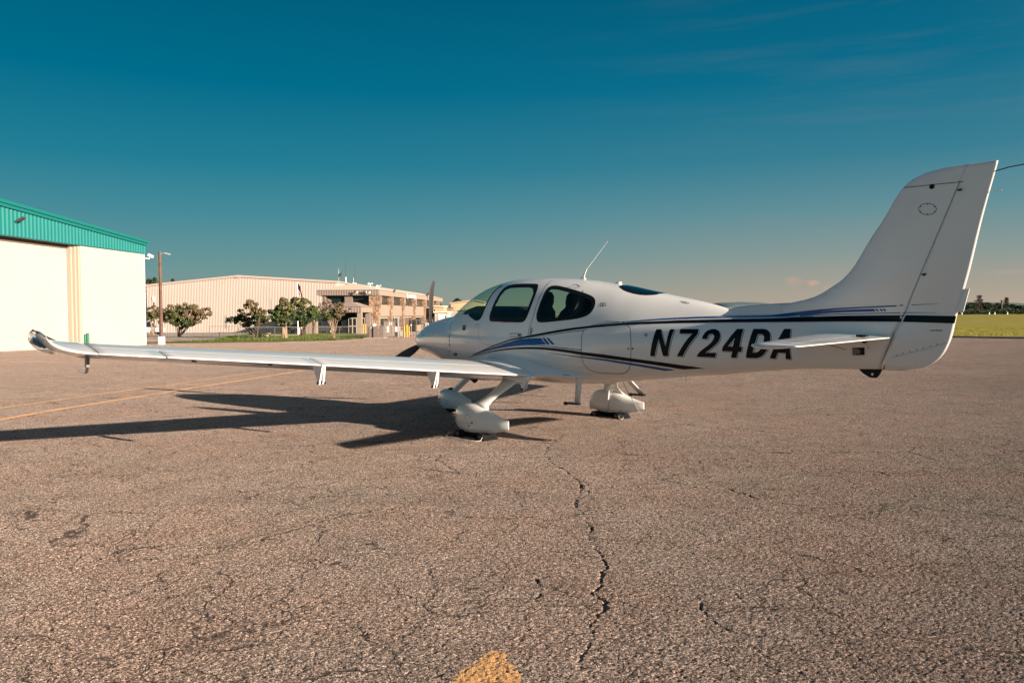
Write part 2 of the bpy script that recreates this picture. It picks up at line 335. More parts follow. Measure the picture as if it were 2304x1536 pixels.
def G2(*pts): return [tuple(onG(px, py)[:2]) for px, py in pts]
sheet('parking_lot', G2((326,762),(326,752),(330,745.5),(500,744),(600,742),(760,741.5),(830,742),(836,756),(790,757),(560,763),(430,768)), M_lot, .012, 'grey asphalt parking lot between the hangars')
sheet('plaza', G2((590,751),(612,747),(700,747),(760,746.5),(880,746),(880,755),(842,756.5),(780,750),(690,751)), M_conc, .03, 'pale paved forecourt at the terminal entrance')
sheet('clay_verge', G2((324,772.5),(326,769),(400,769),(480,768),(640,767),(640,769),(450,771.6)), M_clay, .022, 'orange clay edge beside the white hangar')
def grassblades(name, poly, n, h, m, seed, dz=.0, label=None):
    """tufts of short blades over a patch (nobody could count them)"""
    rnd = random.Random(seed); x0 = min(p[0] for p in poly); x1 = max(p[0] for p in poly); y0 = min(p[1] for p in poly); y1 = max(p[1] for p in poly)
    V = []; F = []; c = 0
    while c < n:
        x = rnd.uniform(x0, x1); y = rnd.uniform(y0, y1); r = False
        for i in range(len(poly)):
            a, b = poly[i], poly[i-1]
            if (a[1] > y) != (b[1] > y) and x < (b[0]-a[0])*(y-a[1])/(b[1]-a[1])+a[0]: r = not r
        if not r: continue
        c += 1; z = gz(x, y) + dz; t = rnd.uniform(0, pi); w = h * rnd.uniform(.5, 1.1); hh = h * rnd.uniform(.5, 1.3); dx, dy = cos(t)*w, sin(t)*w; lx, ly = rnd.uniform(-.5,.5)*hh, rnd.uniform(-.5,.5)*hh
        k = len(V); V += [(x-dx*.5,y-dy*.5,z),(x+dx*.5,y+dy*.5,z),(x+lx,y+ly,z+hh)]; F.append((k,k+1,k+2))
    return mesh(name, V, F, m, kind='stuff', label=label, cat='grass')
strip = G2((330,770.5),(400,768.5),(480,765),(493,762),(520,756),(560,752.5),(600,751.5),(690,750.5),(760,750),(792,751),(800,753),(826,757.5),(822,761),(760,765),(700,767),(560,768.5),(450,771))
sheet('lawn', strip, M_grass, .035, 'green lawn strip in front of the terminal trees')
M_blade = mat('grass_blades', (.12, .15, .03), .9, .1, noise=.4, nscale=.5, var=.35, col2=(.06, .09, .02))
M_blader = mat('field_grass_blades', (.36, .32, .07), .9, .1, noise=.4, nscale=.3, var=.35, col2=(.20, .21, .045))
grassblades('lawn_grass', strip, 14000, .09, M_blade, 3, .03, 'green mown grass on the lawn in front of the terminal')
sheet('sidewalk', G2((722,758),(738,755),(800,752.5),(838,751.5),(838,753),(800,754.3),(742,757.5)), M_conc, .07, 'pale concrete path across the lawn')
# field to the right
field = [tuple(onG(2304,761)[:2]), tuple(onG(2140,758)[:2]), (10, 60), (8, 66), (8, 420), (900, 420), (900, 20), (70, 34)]
sheet('grass_field', field, M_grassr, .05, 'yellow green airfield grass beyond the tail', step=8)
sheet('turf_edge_shade', [(onG(2500,765).x, onG(2500,765).y), tuple(onG(2304,762)[:2]), tuple(onG(2100,758.4)[:2]), tuple(onG(2100,756.4)[:2]), tuple(onG(2304,759.2)[:2]), (onG(2500,762).x, onG(2500,762).y)], mat('painted_edge_shade', (.022,.020,.012), .95), .075, 'painted dark shade line where the grass meets the apron')  # near-black strip laid along the turf, shade painted in as colour
p0, p1 = onG(2304, 759.0), onG(2120, 756.5)
gpoly = [(p1.x - 3, p1.y), (p0.x + 12, p0.y), (140, 150), (p1.x + 20, 200), (p1.x - 6, 90)]
grassblades('field_grass', gpoly, 110000, .07, M_blader, 5, .04, 'yellow green rough grass of the airfield')
sheet('far_taxiway', [(-60, 640), (900, 560), (900, 600), (-60, 690)], M_conc, .25, 'pale taxiway line at the far edge of the airfield', step=30)
sheet('far_field', [(-300, 420), (900, 420), (900, 560), (-60, 640), (-300, 660)], M_grassr, .05, 'far airfield grass', step=30)

# painted lines on the apron
def ground_strip(name, pts, w, m, dz, label, jag=.0, seg=.25, **k):
    rnd = random.Random(11); P = []
    for a, b in zip(pts, pts[1:]):
        a, b = Vector(a[:2]), Vector(b[:2]); n = max(1, int((b - a).length / seg))
        P += [a + (b - a) * (i / n) for i in range(n)]
    P.append(Vector(pts[-1][:2])); V = []; F = []
    for i, p in enumerate(P):
        d = (P[min(i+1, len(P)-1)] - P[max(i-1, 0)]).normalized(); nn = Vector((-d.y, d.x)); ww = w * .5 if not callable(w) else w(i / (len(P)-1)) * .5
        for s in (1, -1):
            q = p + nn * (s * ww * (1 + rnd.uniform(-jag, jag))); V.append((q.x, q.y, gz(q.x, q.y) + dz))
    for i in range(len(P) - 1): F.append((2*i, 2*i+1, 2*i+3, 2*i+2))
    return mesh(name, V, F, m, kind='structure', label=label, **k)
def ext(a, b, t): return a + (b - a) * t
a1, b1 = onG(0, 918), onG(600, 834.5); a2, b2 = onG(0, 945), onG(684, 833.5)
ground_strip('painted_line', [ext(a1, b1, -.25), b1], .085, M_line, .004, 'thinner farther faded yellow line on the apron at the left', .12)
ground_strip('painted_line', [ext(a2, b2, -.25), b2], .15, M_line, .008, 'wider nearer faded yellow line on the apron at the left', .08)
ground_strip('painted_line', [b1, onG(684, 832.7)], .08, M_line, .0045, 'short faint yellow end stroke joining the two lines', .12)
ground_strip('painted_line', [onG(1960, 825), onG(2140, 845), onG(2304, 865), ext(onG(2140, 845), onG(2304, 865), 2.5)], .035, M_line2, .004, 'thin reddish yellow line running right below the tail', .3)
# worn paint blob at the bottom of the picture
pp = [tuple(onG(px, py)[:2]) for px, py in ((1118,1462),(1128,1464),(1136,1474),(1143,1492),(1158,1500),(1170,1522),(1185,1560),(1196,1640),(960,1640),(985,1580),(1016,1535),(1028,1518),(1048,1500),(1066,1492),(1076,1483),(1092,1472),(1106,1464))]
TIP = pp
CR = []      # open cracks: picture points surveyed on the ground, width in metres
def crack(px, w0): CR.append(([onG(*p) for p in px], w0))
crack([(1249,988),(1238,1000),(1226,1012),(1224,1028),(1245,1045),(1270,1060),(1295,1075),(1303,1090),(1300,1115),(1293,1138),(1310,1153)], .006)
crack([(1310,1153),(1322,1180),(1330,1210),(1338,1232),(1352,1258),(1362,1278)], .0045)
crack([(1362,1278),(1352,1300),(1342,1325),(1340,1338),(1362,1352),(1357,1372),(1342,1385),(1334,1410),(1325,1440)], .0095)
crack([(1325,1440),(1318,1462),(1300,1490)], .006)
crack([(1545,955),(1580,960),(1615,965),(1650,970),(1700,968),(1760,975)], .014)
crack([(1410,1330),(1450,1345),(1500,1340),(1560,1352)], .003); crack([(600,1170),(640,1168),(700,1172),(760,1175)], .004)
crack([(1500,1080),(1560,1095),(1640,1100),(1700,1120)], .007)
crack([(1570,1340),(1590,1385),(1640,1420),(1700,1430)], .0045); crack([(1200,1300),(1216,1330),(1214,1350)], .004); 
crack([(180,1250),(240,1262),(300,1258)], .006); crack([(60,1120),(140,1132),(230,1128)], .007); crack([(860,1050),(870,1100),(850,1150)], .0025); crack([(1930,1050),(2010,1070),(2120,1062)], .007)
import numpy as np
def near_ground():
    """the first metres of the apron as real relief: stones, pits and open cracks stand in the mesh itself"""
    q = .0020; Y0, Y1 = 2.55, 13.0; nr = int(math.log(Y1 / Y0) / q); half = .74; nc = int(2 * half / q)
    r = np.arange(nr + 1); Y = Y0 * np.exp(q * r); u_ = np.linspace(-half, half, nc + 1); XX = np.outer(Y, u_); YY = np.repeat(Y[:, None], nc + 1, 1)
    def lat(ix, iy, seed):
        h = (ix.astype(np.int64) * 374761393 + iy.astype(np.int64) * 668265263 + seed * 1442695041) & 0xffffffff
        h = ((h ^ (h >> 13)) * 1274126177) & 0xffffffff; return ((h ^ (h >> 16)) & 0xffff) / 65535.0
    def vn(x, y, per, seed):
        x = x / per; y = y / per; ix = np.floor(x); iy = np.floor(y); fx = x - ix; fy = y - iy; fx = fx*fx*(3-2*fx); fy = fy*fy*(3-2*fy)
        return (lat(ix,iy,seed)*(1-fx)+lat(ix+1,iy,seed)*fx)*(1-fy)+(lat(ix,iy+1,seed)*(1-fx)+lat(ix+1,iy+1,seed)*fx)*fy
    ca, sa = math.cos(.6), math.sin(.6); XR, YR = XX*ca-YY*sa, XX*sa+YY*ca
    n1 = vn(XX, YY, .0088, 1); n2 = vn(XR, YR, .0150, 2); n3 = vn(XX+3.1, YY-1.7, .026, 3); n4 = vn(XR, YR, .35, 4)
    Z_ = (n1 - .5) * .0050 + (n2 - .5) * .0024 + (n3 - .5) * .0008
    pit = np.clip((.30 - n2) / .3, 0, 1) * np.clip((.42 - n1) / .4, 0, 1); Z_ -= pit * .008 * (.4 + n4)
    fade = np.clip((Y1 - YY) / 5.0, 0, 1) * np.clip((half - abs(u_))[None, :] / .05, 0, 1); Z_ = Z_ * fade
    jit = vn(XX, YY, .03, 7) - .5; jit2 = vn(XX, YY, .11, 8) - .5
    for P, w0 in CR:
        for a, b in zip(P, P[1:]):
            x0, x1, y0_, y1_ = min(a.x,b.x)-.12, max(a.x,b.x)+.12, min(a.y,b.y)-.12, max(a.y,b.y)+.12
            r0, r1 = np.searchsorted(Y, y0_), np.searchsorted(Y, y1_)
            if r1 <= r0: continue
            sx = XX[r0:r1] + (jit[r0:r1] * .022 + jit2[r0:r1] * .045); sy = YY[r0:r1] + (jit[r0:r1][:, ::-1] * .022 + jit2[r0:r1][:, ::-1] * .03); dx, dy = b.x-a.x, b.y-a.y; L2 = dx*dx+dy*dy
            t = np.clip(((sx-a.x)*dx+(sy-a.y)*dy)/L2, 0, 1); d = np.hypot(sx-a.x-t*dx, sy-a.y-t*dy); w = w0 * (.25 + 1.5 * np.clip(vn(XX[r0:r1], YY[r0:r1], .09, 9) * 1.2 - .1, 0, 1)) * .62
            Z_[r0:r1] -= np.clip(1.25 - d / np.maximum(w, 1e-4), 0, 1) * .020
    Zg = np.interp(YY, [g[0] for g in GT], [g[1] for g in GT]) + Z_
    co = np.stack([XX, YY, Zg], -1).reshape(-1, 3); i = np.arange(nr)[:, None] * (nc + 1) + np.arange(nc)[None, :]; i = i.ravel()
    quads = np.stack([i, i + 1, i + nc + 2, i + nc + 1], -1); cx = co[quads[:, 0], 0]; cy = co[quads[:, 0], 1]
    ins = np.zeros(len(quads), bool); m_ = cy < 3.6; px_, py_ = cx[m_], cy[m_]; r_ = np.zeros(len(px_), bool); wob = (vn(px_, py_, .02, 12) - .5) * .03
    for k in range(len(TIP)):
        a, b = TIP[k], TIP[k-1]; c = ((a[1] > py_ + wob) != (b[1] > py_ + wob)); xx = (b[0]-a[0])*(py_+wob-a[1])/((b[1]-a[1]) or 1e-9)+a[0]; r_ ^= c & (px_ + wob < xx)
    ins[m_] = r_
    # holes worn through the paint
    wear = (vn(cx, cy, .035, 13) > .86) & (vn(cx, cy, .17, 14) > .62); ins &= ~wear
    def put(name, q_, m, lab):
        used, inv = np.unique(q_, return_inverse=True); v = co[used]; me = bpy.data.meshes.new(name); me.vertices.add(len(v)); me.vertices.foreach_set('co', v.ravel().astype(np.float32)); n = len(q_)
        me.loops.add(n * 4); me.loops.foreach_set('vertex_index', inv.ravel().astype(np.int32)); me.polygons.add(n); me.polygons.foreach_set('loop_start', np.arange(0, n*4, 4, dtype=np.int32)); me.update(calc_edges=True); me.materials.append(m)
        me.polygons.foreach_set('use_smooth', [True] * n); o = bpy.data.objects.new(name, me); COL.objects.link(o); tag(o, lab, kind='structure'); return o
    put('apron_surface', quads[~ins], M_asph, 'rough grey brown asphalt with open cracks in the foreground')
    put('painted_arrow_tip', quads[ins], M_tip, 'worn orange yellow paint tip on the asphalt at the bottom')
    # the flat ground round the relief patch: same outline cut out of it
    lo = [Vector((-half*Y0, Y0)), Vector((half*Y0, Y0)), Vector((half*12, 12)), Vector((half*Y[-1], Y[-1])), Vector((-half*Y[-1], Y[-1])), Vector((-half*12, 12))]
    pts = [Vector(v[:2]) for v in ground_V if not (Y0 - .3 < v[1] < Y[-1] + .3 and abs(v[0]) < half * v[1] + .3)]; n0 = len(pts); pts += lo
    vo, eo, fo, *_ = delaunay_2d_cdt(pts, [(n0 + k, n0 + (k + 1) % 6) for k in range(6)], [], 0, 1e-6)
    def infan(f): c = (vo[f[0]] + vo[f[1]] + vo[f[2]]) / 3; return Y0 < c.y < Y[-1] and abs(c.x) < half * c.y
    mesh('ground', [(v.x, v.y, gz(v.x, v.y)) for v in vo], [tuple(f) for f in fo if not infan(f)], M_asph, kind='structure', label='brown grey aggregate asphalt apron under and around the aircraft')
M_tip = asphalt('thick_yellow_paint', (.258, .202, .170), (.328, .252, .212), (.60, .345, .155), -.5)
near_ground()

# ================================================================ white hangar with teal fascia
M_hwall = mat('cream_wall_paint', (.50, .435, .385), .7, noise=.06, nscale=.4)
M_door = mat('cream_door_panel', (.50, .432, .38), .7, noise=.04, nscale=.4)
M_jamb = mat('beige_jamb', (.42, .335, .27), .7)
M_teal = mat('teal_metal', (.006, .17, .162), .5, noise=.08, nscale=1)
M_tealr = mat('teal_roof_trim', (.005, .14, .132), .45)
M_soff = mat('soffit_brown', (.16, .12, .10), .8)
M_gal = mat('galvanised_steel', (.42, .40, .38), .5, noise=.1)
M_lampd = mat('lamp_housing_dark', (.06, .055, .05), .6)
M_wht = mat('white_enamel', (.78, .76, .73), .5)
F_ = foot(327, 55); Nn = foot(0, 41.5)
u = Vector((F_.x - Nn.x, F_.y - Nn.y, 0)).normalized(); nrm = Vector((u.y, -u.x, 0))       # u runs away from us along the front wall, nrm points right
hang = thing('hangar', (F_.x, F_.y, gz(0, 55)), 'white hangar with a teal fascia and a wide sliding door at the left edge', 'hangar')
mxh = Matrix(((-u.x, -nrm.x, 0), (-u.y, -nrm.y, 0), (0, 0, 1)))     # local x: towards us along the wall, local y: into the building
hang.rotation_euler = (0, 0, atan2(-u.y, -u.x)); 
def hs(px): # pixel -> distance along the wall from the far corner
    d = pray(px, 700); d2 = Vector((d.x, d.y)); a = Vector((F_.x, F_.y)); w = Vector((-u.x, -u.y))
    det = d2.x * (-w.y) + w.x * d2.y; t = (a.x * (-w.y) + w.x * a.y) / det; q = d2 * t; return (q - a).dot(w)
g0 = gz(0, 55)
def hz(z): return z - g0
flip = 1   # local y axis = rotate(local x by +90) ; check side
lx = Vector((-u.x, -u.y, 0)); ly = Vector((-lx.y, lx.x, 0)); side = 1 if ly.dot(nrm) < 0 else -1      # building lies on the side opposite to nrm
def HB(mb, x0, x1, y0, y1, z0, z1):  # y measured into the building
    a, b = sorted((y0 * side, y1 * side)); return mb.box((x0, a, z0), (x1, b, z1))
Lh = 36.0; ridge = 18.0; eave = zat(543, 55) - g0; slope = (zat(449, 41.5) - zat(543, 55)) / hs(0)
sd0, sd1 = hs(171.5), hs(171.5) + 18.0; sj = hs(184); wt = zat(566, 55) - g0; Db = 26.0
def roofz(x): return eave + slope * (x if x < ridge else 2 * ridge - x)
m_ = HB(MB(), 0, sj, 0, .25, -1, wt); m_.build('wall', M_hwall, hang, label='smooth cream wall panel right of the door')
HB(MB(), sd1 + .4, Lh, 0, .25, -1, wt).build('wall', M_hwall, hang)
[HB(MB(), *q_).build('side_wall', M_hwall, hang) for q_ in ((0, .25, .25, Db, -1, eave), (Lh - .25, Lh, .25, Db, -1, eave), (0, Lh, Db, Db + .2, -1, eave))]
for a, b, yy in ((sj, sj + (sd0 - sj) * .30, .06), (sj + (sd0 - sj) * .34, sj + (sd0 - sj) * .64, .16), (sj + (sd0 - sj) * .68, sd0, .30)):
    HB(MB(), a, b, yy, 1.1, -1, wt - .02).build('door_jamb', M_jamb, hang)
npan = 2; pw = (sd1 - sd0) / npan
for k in range(npan): HB(MB(), sd0 + k * pw + .012, sd0 + (k + 1) * pw - .012, .55 + .18 * (k % 2), .67 + .18 * (k % 2), .08 - .0145 * 0 + (-.03), wt - .30).build('door_panel', M_door, hang)
HB(MB(), sd0 - .02, sd1 + .4, 1.0, 1.1, -.6, wt - .02).build('door_backing', M_dark, hang)
HB(MB(), sd0, sd1, .5, .95, wt - .29, wt - .03).build('door_track', M_soff, hang)
HB(MB(), sj, sd1 + .4, .02, 1.1, wt - .02, wt + .04).build('soffit', M_soff, hang)
# corrugated fascia
V = []; F = []; n = int(Lh / .075)
for i in range(n + 1):
    x = Lh * i / n; dep = (-.12 if (i % 4) in (0, 1) else -.085); V += [(x, dep * side, wt - .03), (x, dep * side, roofz(x) - .02)]
for i in range(n): F.append((2*i, 2*i+2, 2*i+3, 2*i+1))
mesh('fascia', V, F, M_teal, hang, label='teal corrugated fascia')
m_ = MB(); HB(m_, -.06, Lh + .06, -.08, .3, wt - .06, wt - .03); m_.build('fascia_trim', M_tealr, hang)
for yy0, yy1, dz0, dz1 in ((-.30, .3, -.02, .16), (-.22, .3, -.20, -.025)):
    m_ = MB(); m_.prism([(-.12, roofz(0) + dz0), (ridge, roofz(ridge) + dz0), (Lh + .12, roofz(Lh) + dz0), (Lh + .12, roofz(Lh) + dz1), (ridge, roofz(ridge) + dz1), (-.12, roofz(0) + dz1)], yy0 * side, yy1 * side); m_.build('rake_trim', M_tealr, hang)
m_ = MB(); m_.prism([(0, roofz(0) + .02), (ridge, roofz(ridge) + .02), (Lh, roofz(Lh) + .02), (Lh, roofz(Lh) + .1), (ridge, roofz(ridge) + .1), (0, roofz(0) + .1)], .3 * side, (Db + .3) * side); m_.build('roof', M_tealr, hang)
m_ = MB(); HB(m_, -.02, .06, -.02, .06, -1, wt - .06); m_.build('corner_trim', M_wht, hang)
# flood light on the fascia
def wpt(x, yin, z): return Vector((F_.x, F_.y, g0)) + lx * x + ly * (side * yin) + Vector((0, 0, z))
fl = thing('flood_light', wpt(hs(36), -.12, zat(494, 42.6) - g0), 'dark flood light on the teal fascia of the white hangar', 'light')
c = nrm
MB().tube([(0,0,0), (c.x*.12, c.y*.12, .02)], .04).build('bracket', M_gal, fl)
m_ = MB(); m_.box((-.19,-.13,-.05),(.19,.13,.06), Matrix.Translation((c.x*.34, c.y*.34, .13)) @ Matrix.Rotation(-.5, 4, 'Y')); m_.build('lamp_head', M_lampd, fl)
# camera on the corner
cp = wpt(-.0, -.02, zat(575, 55) - g0)
sc_ = thing('security_camera', cp, 'white security camera on an arm at the hangar corner', 'camera')
MB().tube([(0,0,-.05),(.32,0,-.12),(.36,0,-.02)], .045).build('arm', M_wht, sc_)
m_ = MB(); m_.box((-.13,-.1,-.09),(.22,.1,.09), Matrix.Translation((.40,0,.12)) @ Matrix.Rotation(.45, 4, 'Y')); m_.build('camera_housing', M_wht, sc_)
MB().tube([(.34,0,-.02),(.40,0,.08)], .04).build('joint', M_wht, sc_)
M_grn = mat('green_paint', (.005, .14, .08), .5, noise=.1); M_yel = mat('yellow_paint', (.50, .30, .035), .5, noise=.1)
def bollard(px, Y, py_top, m, label, r=.09, group=None):
    p = foot(px, Y); h = zat(py_top, Y) - p.z; b = MB()
    b.tube([(0,0,-.1),(0,0,h-.06),(0,0,h-.02),(0,0,h)], [r, r, r*.85, r*.35], 12); o = b.build('bollard', m, None, True, autos=50, label=label, cat='bollard', group=group); o.location = p; return o
bollard(196, 44.5, 745, M_grn, 'taller green bollard beside the door jamb of the white hangar', .085, 'green bollards at the hangar')
bollard(190.5, 45.2, 747.5, M_grn, 'green bollard half hidden behind the taller green one', .07, 'green bollards at the hangar')
bollard(909, 78, 731, M_yel, 'left and nearest of three yellow bollards by the gate', .10, 'yellow bollards by the gate')
bollard(914.8, 79, 729, M_yel, 'middle yellow bollard of the three by the gate, with a white cap', .10, 'yellow bollards by the gate')
bollard(919.4, 79.6, 732, M_yel, 'right yellow bollard of the three by the gate', .08, 'yellow bollards by the gate')
bollard(817, 99, 727, M_yel, 'left of two yellow bollards by the entrance pillar', .10, 'yellow bollards at the entrance')
bollard(821.6, 99, 727, M_yel, 'right of two yellow bollards by the entrance pillar', .10, 'yellow bollards at the entrance')

# ================================================================ light pole
M_wood = mat('weathered_wood', (.17, .10, .075), .9, noise=.4, nscale=3)
M_woodl = mat('pale_conduit', (.36, .33, .22), .8)
p = foot(362.5, 56); H = zat(562, 56) - p.z
pole = thing('light_pole', p, 'brown wooden light pole with a white painted base', 'pole')
MB().tube([(0,0,-.2),(0,0,H)], [.12,.095], 12).build('pole', M_wood, pole, True, autos=40)
MB().tube([(-.13,-.02,.6),(-.11,-.02,H-.25)], .028, 6).build('conduit', M_woodl, pole)
MB().box((-.17,-.17,-.1),(.17,.17,.58)).build('base_sleeve', M_wht, pole)
MB().tube([(.1,0,H-.18),(.3,0,H-.10),(.5,0,H-.13)], .025, 6).build('arm', M_gal, pole)
m_ = MB(); m_.box((-.17,-.09,-.03),(.2,.09,.05), Matrix.Translation((.52,0,H-.17)) @ Matrix.Rotation(.25, 4, 'Y')); m_.build('lamp_head', M_gal, pole)
p = foot(346, 96); H = zat(662, 96) - p.z
lp = thing('lamp_post', p, 'slim dark lamp post with a white lantern against the tan hangar', 'lamp post')
MB().tube([(0,0,-.2),(0,0,H-.75)], [.09,.06], 8).build('post', M_lampd, lp)
MB().tube([(0,0,H-.75),(0,0,H-.55),(0,0,H-.2),(0,0,H)], [.1,.2,.2,.05], 10).build('lantern', M_wht, lp, True, autos=40)

# ================================================================ tan metal hangar
M_tanw = mat('tan_metal_siding', (.48, .40, .35), .6, noise=.06, nscale=.3)
M_tant = mat('tan_trim', (.46, .36, .31), .6)
M_roofl = mat('pale_metal_roof', (.78, .62, .50), .7, noise=.05)
Yh = 135.0; XL, XR_, XM = atY(331, 700, Yh).x, atY(757, 700, Yh).x, atY(536, 700, Yh).x; g1 = gz(0, Yh); ze, zr = zat(638, Yh), zat(618, Yh); ze2 = zat(632, Yh)
th = thing('hangar', (XM, Yh, g1), 'large tan corrugated metal hangar with a low gable behind the trees', 'hangar')
V = []; F = []; x = XL; i = 0
while x < XR_ + .001:
    dep = 0 if i % 4 in (0, 1, 3) and i % 4 != 3 else (.0 if i % 4 < 2 else .04)
    zt = interp([(XL, ze), (XM, zr), (XR_, ze2)], x) - g1; V += [(x - XM, dep, -1.2), (x - XM, dep, zt)]; x += .085 if i % 2 else .05; i += 1
for k in range(i - 1): F.append((2*k, 2*k+2, 2*k+3, 2*k+1))
mesh('front_wall', V, F, M_tanw, th, label='tan wall of vertical ribbed metal')
MB().box((XL-XM,.1,-1.2),(XL-XM+.2,40,ze-g1)).build('side_wall', M_tanw, th); MB().box((XR_-XM-.2,.1,-1.2),(XR_-XM,40,ze2-g1)).build('side_wall', M_tanw, th)
m_ = MB(); m_.prism([(XL-XM-.3,ze-g1-.25),(0,zr-g1-.22),(XR_-XM+.3,ze2-g1-.25),(XR_-XM+.3,ze2-g1+.05),(0,zr-g1+.1),(XL-XM-.3,ze-g1+.05)], -.12, .08); m_.build('rake_trim', M_tant, th)
m_ = MB(); m_.prism([(XL-XM-.3,ze-g1),(0,zr-g1),(XR_-XM+.3,ze2-g1),(XR_-XM+.3,ze2-g1+.1),(0,zr-g1+.14),(XL-XM-.3,ze-g1+.1)], .081, 40); m_.build('roof', M_roofl, th)
MB().box((-.4,-.16,zr-g1-.32),(.4,-.121,zr-g1-.12)).build('ridge_cap', M_tant, th)

# ================================================================ terminal building
M_stucco = mat('pink_tan_stucco', (.30, .235, .185), .8, noise=.05, nscale=.5)
M_brn = mat('brown_ribbed_metal', (.26, .20, .17), .6, noise=.05)
M_win = mat('window_glass_dark', (.012, .02, .024), .08, .8)
M_frame = mat('window_frame', (.40, .33, .27), .6)
M_stone = mat('field_stone', (.40, .27, .18), .9, noise=.6, nscale=3.5, col2=(.20, .12, .08), var=.45)
M_mortar = mat('stone_mortar', (.14, .10, .075), .95)
Yc = 110.0; Xc = atY(849, 700, Yc).x; g2 = gz(0, Yc); dirv = Vector((.0566, 1, 0)).normalized()
term = thing('terminal_building', (Xc, Yc, g2), 'two storey terminal building with stone columns, brown fascia and hipped roof', 'building')
term.rotation_euler = (0, 0, -math.asin(dirv.x))
Z = lambda py: zat(py, Yc) - g2
zf1, zf0, zs1, zs0 = Z(650.5), Z(662.5), Z(685.2), Z(710.6)
WL = -(Xc - atY(711, 700, Yc).x); LEN = 62.0
# local: x to the right (0 = right wall face), y away
MB().box((WL+.9,.9,-1),(-.5,LEN,zf0)).build('wall', M_stucco, term)
MB().box((-.5,.9,zs0),(-.02,LEN,zs1)).build('spandrel', M_stucco, term, label='blank tan band between the two window rows')
MB().box((-.5,.9,-1),(-.25,LEN,.55)).build('plinth', M_stucco, term)
# fascia: right side plain, front ribbed
MB().box((-.4,.3,zf0),(.25,LEN,zf1)).build('fascia', M_stucco, term, label='plain tan fascia along the right side')
V = []; F = []; n = int((.25 - WL) / .09)
for i in range(n + 1):
    x = WL + (.25 - WL) * i / n; d = 0 if i % 4 < 2 else .022; V += [(x, d, zf0), (x, d, zf1)]
for i in range(n): F.append((2*i, 2*i+2, 2*i+3, 2*i+1))
mesh('front_fascia', V, F, M_brn, term, label='brown ribbed fascia over the entrance front')
m_ = MB(); m_.box((WL,.06,zf0),(.25,.3,zf1-.02)); m_.box((WL,.3,zf0),(WL+.3,LEN,zf1)); m_.build('fascia_backing', M_brn, term)
MB().box((WL+.3,.3,zf0-.05),(-.4,LEN,zf0+.08)).build('soffit', M_soff, term)
# hipped roof
ra = Z(632.5); rx = (WL + .25) / 2 + .0; m_ = MB(); xr = rx
m_.add([(WL-.1,-.1,zf1),(.35,-.1,zf1),(.35,LEN,zf1),(WL-.1,LEN,zf1),(rx-.4,5.0,ra),(rx-.4,LEN,ra)], [(0,1,4),(1,2,5,4),(3,0,4,5),(2,3,5),(3,2,1,0)])
m_.build('roof', M_roofl, term)
# front glazing, set back under the fascia
for (xa, xb, ya, yb) in ((730, 772, 663.5, 694), (791, 835, 663.5, 694)):
    xa_, xb_ = atY(xa, 700, Yc+.85).x - Xc, atY(xb, 700, Yc+.85).x - Xc
    w = MB().box((xa_,.80,Z(yb)),(xb_,.88,Z(ya))).build('window', M_win, term)
MB().box((atY(773,700,Yc).x-Xc,.4,Z(700)),(atY(790,700,Yc).x-Xc,.9,Z(663))).build('ribbed_panel', M_brn, term)
for pa, pb in ((721.5, 724.5), (725.5, 730)): MB().box((atY(pa,700,Yc).x-Xc,.3,-1),(atY(pb,700,Yc).x-Xc,.7,Z(663))).build('front_column', M_brn, term)
MB().box((WL+.9,.72,Z(700)),(-.5,.9,Z(694))).build('sill_band', M_stucco, term)
MB().box((WL+1.2,.70,-.5),(-.9,.88,Z(702))).build('ground_floor_glass', M_win, term)
# right side bays: stone columns, windows
def yoff(px):  # pixel column -> distance along the right wall
    d = pray(px, 700); a = Vector((Xc, Yc)); w = Vector((dirv.x, dirv.y)); d2 = Vector((d.x, d.y)); det = d2.x*(-w.y)+w.x*d2.y; t = (a.x*(-w.y)+w.x*a.y)/det; return ((d2*t)-a).dot(w)
colpx = [846, 878.5, 906, 931.5, 954.5, 970.5, 984]
rs = random.Random(5); stones_mesh = None
def column(y0, big=False):
    wtop = .95 if big else .7; wb = .75 if big else .5; yw = 1.15 if not big else 1.3
    prof = [(-.5,-1),(wb*.35,-1),(wb*.35,zs0),(wb*.35,zs1-.5),(wtop*.55,zs1+.2),(wtop*.55,zf0-.01),(-.5,zf0-.01)]
    o = MB().prism(prof, y0 - yw/2, y0 + yw/2).build('stone_column', M_mortar, term)
    b = MB(); z = -.5
    while z < zf0 - .15:
        hh = rs.uniform(.16, .30)
        xo = wb*.35 if z < zs1-.5 else (wtop*.55 if z > zs1+.2 else wb*.35 + (wtop*.55-wb*.35)*(z-(zs1-.5))/.7)
        y = y0 - yw/2
        while y < y0 + yw/2 - .05:
            w = min(rs.uniform(.2,.45), y0+yw/2-y); b.box((xo-.05, y+.015, z+.012), (xo+rs.uniform(.02,.07), y+w-.015, min(z+hh-.012, zf0-.03))); y += w
        x = -.45 if not big else -1.0
        while x < xo - .03:
            w = min(rs.uniform(.2,.4), xo-x); b.box((x+.012, y0-yw/2-rs.uniform(.02,.07), z+.012), (x+w-.012, y0-yw/2+.05, min(z+hh-.012, zf0-.03))); x += w
        z += hh
    s = b.build('stone_facing', M_stone, o, kind='stuff', fix=False)
for i, cpx in enumerate(colpx): column(yoff(cpx) + (.75 if i == 0 else 0), i == 0)
